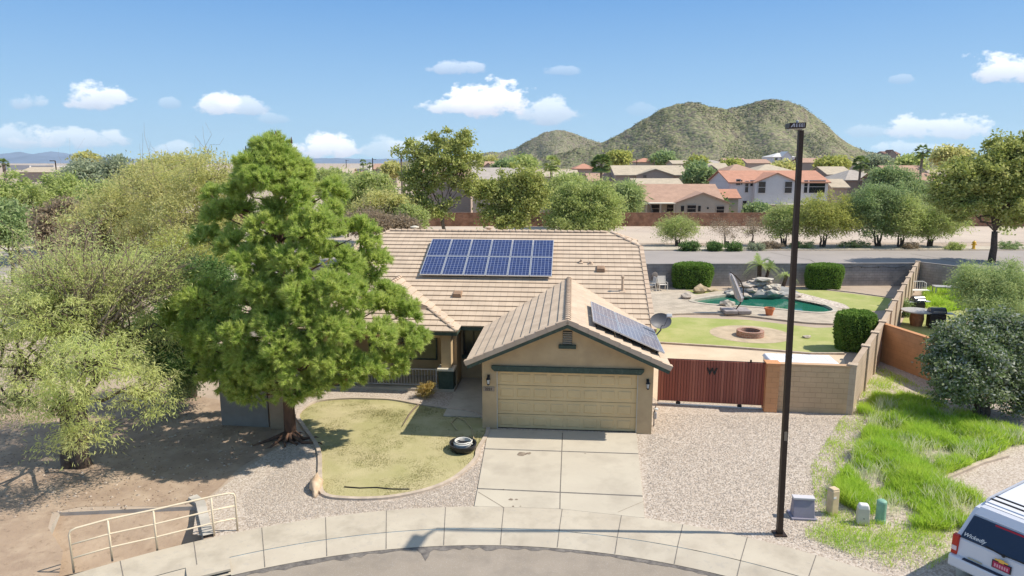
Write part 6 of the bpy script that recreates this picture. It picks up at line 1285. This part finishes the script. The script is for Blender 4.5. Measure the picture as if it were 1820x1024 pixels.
# --- palms ---
def palm(u, vt, d, rpx, lab, fan=True, kind='palm', ntr=1, base=None, hgt=None, group=None, name='palm_tree', n=44, droopy=1.0, tr_r=.22):
    c = np.array(D(u, vt, d)); bx_ = base or (c[0], d, 0); r = empty(name, bx_, 0, lab, 'palm', group); Rr_ = rpx * d / CF; b = MB(); b.tube([bx_, (bx_[0] * .5 + c[0] * .5, bx_[1] * .5 + c[1] * .5, c[2] * .5), tuple(c)], [tr_r * 1.2, tr_r, tr_r], 8); b.build('trunk', m_barkg if fan else mat('palm_bark', (.10,.065,.05), .95, var=.4, scale=9, bump=.03), r)
    V = []
    for i in range(n):
        th = RNG.uniform(0, 2 * pi); el = RNG.uniform(-.7, 1.3) if fan else RNG.uniform(-.1, 1.2); dr = np.array([cos(th) * cos(el), sin(th) * cos(el), sin(el)]); side = np.cross(dr, [0, 0, 1]); side /= np.linalg.norm(side) + 1e-6
        if fan:
            p = c + dr * Rr_ * .5; k = 12
            for j in range(k):
                a = (j / (k - 1) - .5) * 2.3; q = dr * cos(a) + side * sin(a); q[2] -= .25 * abs(sin(a)) * droopy; e = p + q * Rr_ * .52; e[2] -= .12 * Rr_; w = np.cross(q, dr + unit(1)[0] * .3); w = side * cos(a) - dr * sin(a); w = w * Rr_ * .055; V.append([p - w * .4, (p + e) / 2 - w, e, (p + e) / 2 + w])
            w = side * .03; V.append([c - w, c + w, p + w, p - w])
        else:
            k = 16; prev = None
            for j in range(k):
                t = (j + 1) / k; p = c + dr * Rr_ * t; p[2] -= Rr_ * .75 * t * t * droopy * cos(max(el, 0))
                for s in (-1, 1): q = side * s * .75 + dr * .5 + np.array([0, 0, .15]); e = p + q * Rr_ * .24 * sin(pi * min(1, t * .8 + .15)); w = dr * Rr_ * .022; V.append([p - w, (p + e) / 2 - w * .6, e, p + w])
    npmesh('fronds', np.array(V).reshape(-1, 3), 4, F_[kind], r); return settle(r)
GP = 'fan palms among the houses'
palm(1640, 270, 125, 17, 'tall fan palm standing clear against the sky', group=GP, n=30); palm(1530, 290, 135, 17, 'short bushy fan palm above the hipped roof', group=GP, n=46)
palm(1069, 292, 118, 23, 'large leafy fan palm left of the beige two storey house', group=GP, n=64); palm(980, 292, 122, 20, 'wispy fan palm above the wide palo verde', group=GP, n=44, kind='palo')
palm(1163, 284, 290, 8, 'small dark palm in front of the hill base', group=GP, n=24); palm(645, 289, 270, 8, 'distant palm right of the far white house', group=GP, n=24); palm(657, 294, 250, 7, 'distant palm beside the power pole', group=GP, n=20)
palm(6, 290, 110, 11, 'fan palm at the left edge of the horizon', group=GP, n=30); palm(713, 276, 160, 8, 'thin palm left of the tall ash tree', group=GP, n=20); palm(880, 287, 260, 6, 'tiny palm on the far roofs left of the hill', group=GP, n=18); palm(718, 300, 150, 6, 'palm hidden behind the ash tree', group=GP, n=16)
w = P(1349, 516); palm(1350, 472, w[1], 33, 'taller pygmy palm behind the rock waterfall', fan=False, kind='light', base=(w[0], w[1], 0), group='pygmy palms by the pool', tr_r=.16, n=30)
w = P(1363, 516); palm(1367, 477, w[1], 23, 'smaller pygmy palm leaning right behind the waterfall', fan=False, kind='light', base=(w[0] - .3, w[1], 0), group='pygmy palms by the pool', tr_r=.12, n=22)
w = P(1389, 518); palm(1398, 490, w[1], 24, 'low leaning pygmy palm partly behind the lamp post', fan=False, kind='light', base=(w[0], w[1], 0), group='pygmy palms by the pool', tr_r=.14, n=22)
# --- hedges ---
def hedge(u0, u1, vt, vb, lab, dens=9000, taper=.86, dk=.8):
    a, b = P(u0, vb), P(u1, vb); x = (a[0] + b[0]) / 2; rx = (b[0] - a[0]) / 2; y = a[1] + rx * dk; h = D((u0 + u1) / 2, vt, y + rx * dk * .5)[2]; r = empty('hedge', (x, y, 0), 0, lab, 'hedge', 'trimmed hedges in the back yard')
    n = dens; th = RNG.uniform(0, 2 * pi, n); sq = (np.abs(np.cos(th)) ** 2.6 + np.abs(np.sin(th)) ** 2.6) ** (-1 / 2.6); z = RNG.uniform(0, 1, n); topm = RNG.random(n) < .35
    rr_ = np.where(topm, np.sqrt(RNG.random(n)), 1.0) * sq; prof_ = np.where(topm, .97, taper + (1 - taper) * np.minimum(1, z * 1.9)); prof_ *= np.where((z > .72) & ~topm, 1 - (z - .72) ** 2 * 1.6, 1)
    ph = .03 * np.sin(th * 7 + z * 5) + .025 * np.sin(th * 13 + z * 9) + RNG.normal(0, .012, n) ; R_ = rr_ * prof_ * (1 + ph); zz = np.where(topm, h * (1 + .015 * np.sin(th * 5)) - h * .13 * rr_ ** 4, z * h * .97)
    C = np.stack([x + rx * R_ * np.cos(th), y + rx * dk * R_ * np.sin(th), zz], 1); nr = np.stack([np.cos(th), np.sin(th), np.where(topm, 2.5, .2)], 1)
    C += RNG.normal(0, .03, C.shape); q = leaf_quads(C, .085 + rx * .008, .6, nr * .6 + unit(n)); npmesh('foliage', q, 4, F_['hedge'], r)
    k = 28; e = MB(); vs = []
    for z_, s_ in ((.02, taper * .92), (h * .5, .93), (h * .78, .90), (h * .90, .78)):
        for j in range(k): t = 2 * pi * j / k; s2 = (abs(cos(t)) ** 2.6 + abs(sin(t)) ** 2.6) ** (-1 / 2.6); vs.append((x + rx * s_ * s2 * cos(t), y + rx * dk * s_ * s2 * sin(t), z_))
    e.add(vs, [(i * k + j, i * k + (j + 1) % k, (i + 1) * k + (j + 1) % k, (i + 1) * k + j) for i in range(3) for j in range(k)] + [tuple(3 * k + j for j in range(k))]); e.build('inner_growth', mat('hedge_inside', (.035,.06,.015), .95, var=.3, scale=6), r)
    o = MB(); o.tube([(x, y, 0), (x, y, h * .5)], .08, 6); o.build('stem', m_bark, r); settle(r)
hedge(1199, 1269, 466, 515, 'rounded clipped hedge by the patio chairs', 15000, dk=.5); hedge(1438, 1502, 468, 516, 'rounded clipped hedge on the far right of the back wall', 14000, dk=.5); hedge(1497, 1562, 551, 628, 'clipped hedge against the receding side wall beside the lawn', 22000)
# --- bushes on the right ---
g0 = P(1742, 742); tree('oleander_bush', 'huge silvery green oleander bush in front of the orange wall', 'shrub', g0, [lobe(1735,650,24,70,70), lobe(1790,640,24.5,60,80), lobe(1700,610,25,45,45), lobe(1700,680,23.5,45,45), lobe(1760,585,25,55,40), lobe(1815,690,24,50,50), lobe(1830,610,24.5,45,60), lobe(1690,645,24.5,42,50)], 'olea', 760, 95, .125, .5, .33, fork=.25, r0=.13, trunks=3, zcut=.15, dirw=.7)
g0 = P(1750, 590); tree('desert_willow', 'pale green feathery bush in the neighbouring yard', 'shrub', g0, [lobe(1755,510,37,52,40), lobe(1800,500,37,40,40), lobe(1725,500,37,35,32), lobe(1770,545,36,60,35), lobe(1820,540,37,40,45)], 'light', 520, 100, .16, .2, .5, fork=.3, r0=.12, trunks=3, zcut=.2, dirw=.8)
for u, v, rr_, lab in ((1225,447,20,'dark green shrub on the verge, leftmost of the three'), (1270,447,14,'small dark shrub on the verge, middle of the three'), (1302,447,18,'dark shrub on the verge, rightmost of the three')):
    g0 = P(u, v - 1); k = g0[1] / CF; tree('verge_shrub', lab, 'shrub', g0, [(g0[0], g0[1], .45, rr_ * k, .8, .6)], 'dark', 60, 60, .16, .5, .3, r0=.05, zcut=.05, group='shrubs along the verge')
for i, (u, v, rr_, kd, lab) in enumerate(((1372,446,22,'brown','dry low bush left of the lamp post'), (1345,448,16,'grey','dry grey bush under the bare tree'), (1520,444,28,'grn','low dark bush under the dark mesquite'), (1430,445,24,'grn','low bush in the shade of the yellow palo verde'), (1800,446,24,'grn','low bush right of the street tree trunk'), (1700,447,20,'palo','pale low bush near the hydrant'), (1620,446,16,'brown','dry brown shrub between the verge trees'))):
    g0 = P(u, v - 2); k = g0[1] / CF; tree('verge_shrub', lab, 'shrub', g0, [(g0[0], g0[1] + .5, .35, rr_ * k, .9, .5)], kd, 50, 50, .16, .4, .3, r0=.04, zcut=.05, group='shrubs along the verge', twigs=.5)
g0 = P(757, 706); tree('flowering_shrub', 'small rusty yellow shrub at the corner of the porch rail', 'shrub', g0, [(g0[0], g0[1], .33, .38, .34, .30)], 'rust' if 'rust' in F_ else 'brown', 40, 50, .10, .2, .14, r0=.02, zcut=.05, dirw=1)
g0 = P(1608, 562); tree('garden_shrub', 'small green shrub between the slatted bench and the barrel table', 'shrub', g0, [(g0[0], g0[1], .5, .6, .5, .5)], 'grn', 40, 60, .12, .3, .25, r0=.03, zcut=.05)
for u, v, s_, lab in ((1700,775,0,'a'),):
    pass
# shrubs scattered in the wash and the desert beyond, a mass nobody could count
def ground_scrub(n, x0, x1, y0_, y1_, smin, smax, kd, label, seed):
    q = np.random.default_rng(seed); c = np.stack([q.uniform(x0, x1, n), q.uniform(y0_, y1_, n), np.zeros(n)], 1); s = q.uniform(smin, smax, n)
    C = np.repeat(c, 60, 0) + np.abs(q.normal(0, .5, (n * 60, 3))) * np.repeat(s, 60)[:, None] * np.where(q.random((n * 60, 3)) < .5, -1, 1) * np.array([1, 1, .0]) + np.abs(q.normal(0, .4, (n * 60, 3))) * np.repeat(s, 60)[:, None] * np.array([0, 0, 1])
    return tag(npmesh('desert_scrub', leaf_quads(C, .5 * (smin + smax) * .30, .5, unit(len(C))), 4, F_[kd]), label, 'scrub', kind='stuff')
ground_scrub(70, -120, 150, 83, 99, .5, 1.1, 'palo', 'small desert bushes dotted over the sandy wash', 3)
ground_scrub(60, -90, -25, 40, 80, .6, 1.3, 'palo', 'small bushes on the open ground at the left', 4)
ground_scrub(1500, -450, 700, 320, 980, 1.5, 3.2, 'olive', 'desert scrub covering the plain before the hills', 5)
ground_scrub(420, -160, 260, 150, 330, 1.3, 2.6, 'palo', 'bushes scattered among the far houses', 6)
# --- weeds ---
def blades(name, poly, n, h0, h1, w, label, kd='weed', seed=1, patch=True, lean=.35):
    q = np.random.default_rng(seed); xs = [p[0] for p in poly]; ys = [p[1] for p in poly]; P_ = []
    while len(P_) < n:
        x, y = q.uniform(min(xs), max(xs)), q.uniform(min(ys), max(ys))
        if not inside((x, y), poly): continue
        k = mn.noise(Vector((x * .8, y * .8, seed))) * .9 + mn.noise(Vector((x * 3, y * 3, seed))) * .4
        if patch and q.random() > .55 + k * 1.7: continue
        P_.append((x, y, max(.25, 1 + .8 * k)))
    P_ = np.array(P_); hh = q.uniform(h0, h1, n) * P_[:, 2] ** 1.3; th = q.uniform(0, 2 * pi, n); le = q.normal(0, lean, (n, 2)) * hh[:, None] + np.array([-.10, -.06]) * hh[:, None]; a = np.stack([np.cos(th), np.sin(th), np.zeros(n)], 1) * w
    B_ = np.stack([P_[:, 0], P_[:, 1], np.full(n, -.01)], 1); T = B_ + np.stack([le[:, 0], le[:, 1], hh], 1); Mi = B_ + np.stack([le[:, 0] * .3, le[:, 1] * .3, hh * .55], 1)
    V_ = np.stack([B_ - a, B_ + a, Mi + a, T], 1); V_[:, 3] = T; V2 = np.stack([B_ - a * .8, Mi + a * .9, T, Mi - a * .9], 1)
    return tag(npmesh(name, V2.reshape(-1, 3), 4, F_[kd]), label, 'grass', kind='stuff')
wp = px([(1560,718),(1620,730),(1690,742),(1790,765),(1830,790),(1790,800),(1745,822),(1690,845),(1665,862),(1720,885),(1752,900),(1745,935),(1700,945),(1640,945),(1590,925),(1530,915),(1490,895),(1482,868),(1510,830),(1530,790),(1545,750)])
blades('weeds', wp, 70000, .16, .42, .009, 'bright green knee high weeds between the gravel and the white car', seed=2)
F_['seed'] = leafmat('pale_seed_heads', [(.62,.64,.38),(.72,.72,.50),(.52,.56,.28)], k=1)
blades('seed_grass', wp, 3000, .30, .50, .010, 'pale seeding stems standing above the green weeds', 'seed', seed=12, lean=.3)
blades('weeds', px([(1520,735),(1560,700),(1600,700),(1700,730),(1800,760),(1800,790),(1640,750),(1560,745)]), 12000, .10, .28, .008, 'shaded weeds at the foot of the oleander', seed=3)
blades('weed_tufts', px([(1440,905),(1700,945),(1690,990),(1640,1024),(1540,1000),(1430,955)]), 4200, .05, .17, .007, 'sparse weed tufts in the gravel by the pedestals', seed=4)
blades('weed_tufts', px([(1530,690),(1560,650),(1600,670),(1700,720),(1640,735),(1520,735)]), 5000, .04, .14, .008, 'short weeds along the foot of the side wall', seed=5)
blades('weed_tufts', px([(1440,830),(1500,740),(1540,742),(1500,820),(1470,870),(1480,905),(1540,925),(1600,940),(1600,970),(1500,945),(1450,900)]), 2600, .04, .16, .008, 'scattered weed tufts straying into the gravel', seed=15)
blades('tall_grass', px([(1640,520),(1700,512),(1740,520),(1730,548),(1680,556),(1640,545)]), 9000, .15, .45, .02, 'bright tall grass around the low table', seed=6)
m_lg = leafmat('lawn_blade', [(.33,.33,.13),(.42,.39,.20),(.28,.30,.10),(.48,.43,.26)], (.35,.345,.14), (.44,.385,.21), k=1); F_['lawn'] = m_lg
blades('lawn_grass', lawnp, 70000, .015, .045, .008, 'short dry grass blades of the front lawn', 'lawn', seed=7, patch=False, lean=.8)
tag(kerb('weed_edging', px([(1662,858),(1700,843),(1745,824),(1790,812)]), .14, 0, .08, m_curb), 'pale curb between weeds and gravel', 'edging')
tag(kerb('weed_edging', px([(1485,880),(1500,840),(1522,800),(1545,752)]), .07, 0, .05, m_bark), 'dark edging between gravel and weeds', 'edging')
# loose stones as real pebbles on the gravel and the dirt
def stones(poly, n, s0, s1, m, label, seed):
    q = np.random.default_rng(seed); xs = [p[0] for p in poly]; ys = [p[1] for p in poly]; pts = []
    while len(pts) < n:
        x, y = q.uniform(min(xs), max(xs)), q.uniform(min(ys), max(ys))
        if inside((x, y), poly) and not inside((x, y), lawnp) and not inside((x, y), chan): pts.append((x, y))
    p = np.array(pts); s = q.uniform(s0, s1, n) * q.uniform(.5, 1, n); th = q.uniform(0, 6.28, n); V_ = []
    ring_ = [np.stack([p[:, 0] + s * np.cos(th + k * pi / 2) * (1 + .3 * (k % 2)), p[:, 1] + s * np.sin(th + k * pi / 2), q.uniform(-.2, .25, n) * s + .01], 1) for k in range(4)]; top = np.stack([p[:, 0] + s * .15, p[:, 1], s * .75 + .01], 1)
    for k in range(4): V_.append(np.stack([ring_[k], ring_[(k + 1) % 4], top], 1))
    return tag(npmesh('loose_stones', np.stack(V_, 1).reshape(-1, 3), 3, m), label, 'stones', kind='stuff')
m_std = mat('dusty_stone', (.42,.33,.26), .95, island=[(.46,.37,.29),(.36,.28,.21),(.52,.44,.36)])
m_st = mat('loose_stone', (.5,.43,.37), .9, island=[(.52,.45,.37),(.40,.34,.28),(.58,.52,.45),(.34,.28,.23),(.48,.41,.34)])
stones(px([(1150,770),(1175,735),(1540,745),(1480,880),(1440,940),(1700,1000),(1640,1030),(1560,1015),(1440,975),(1300,940),(1150,915)]), 16000, .010, .026, m_st, 'loose pink and grey pebbles right of the driveway', 1)
stones(px([(440,940),(560,918),(700,906),(840,900),(862,815),(840,830),(700,892),(570,885),(540,800),(430,880)]), 8000, .010, .026, m_st, 'loose pebbles between the lawn and the sidewalk', 2)
stones([(-22,14.5),(-12.6,16.9),(-9.0,17.4),(-8.4,22),(-13,26),(-22,24)], 1100, .02, .07, m_std, 'scattered stones in the dirt under the mesquite', 3)
stones([(-22,14.5),(-12.6,16.9),(-9.0,17.4),(-8.4,22),(-13,26),(-22,24)], 2600, .010, .035, mat('leaf_litter', (.24,.17,.115), .95, var=.3), 'brown leaf litter under the mesquite and the pine', 4)
# ================= AIR =================
hz_ = MB(); hz_.bx(-9800, 9800, -60, 9800, -8, 420)
mh = bpy.data.materials.new('haze'); mh.use_nodes = True; t = mh.node_tree; t.nodes.clear(); o_ = t.nodes.new('ShaderNodeOutputMaterial'); pv_ = t.nodes.new('ShaderNodeVolumePrincipled')
pv_.inputs['Color'].default_value = (.70, .87, 1, 1); pv_.inputs['Density'].default_value = .00004; pv_.inputs['Anisotropy'].default_value = .1; t.links.new(pv_.outputs[0], o_.inputs['Volume'])
tag(hz_.build('haze', mh), 'thin blue air over the whole plain', 'haze', kind='stuff')
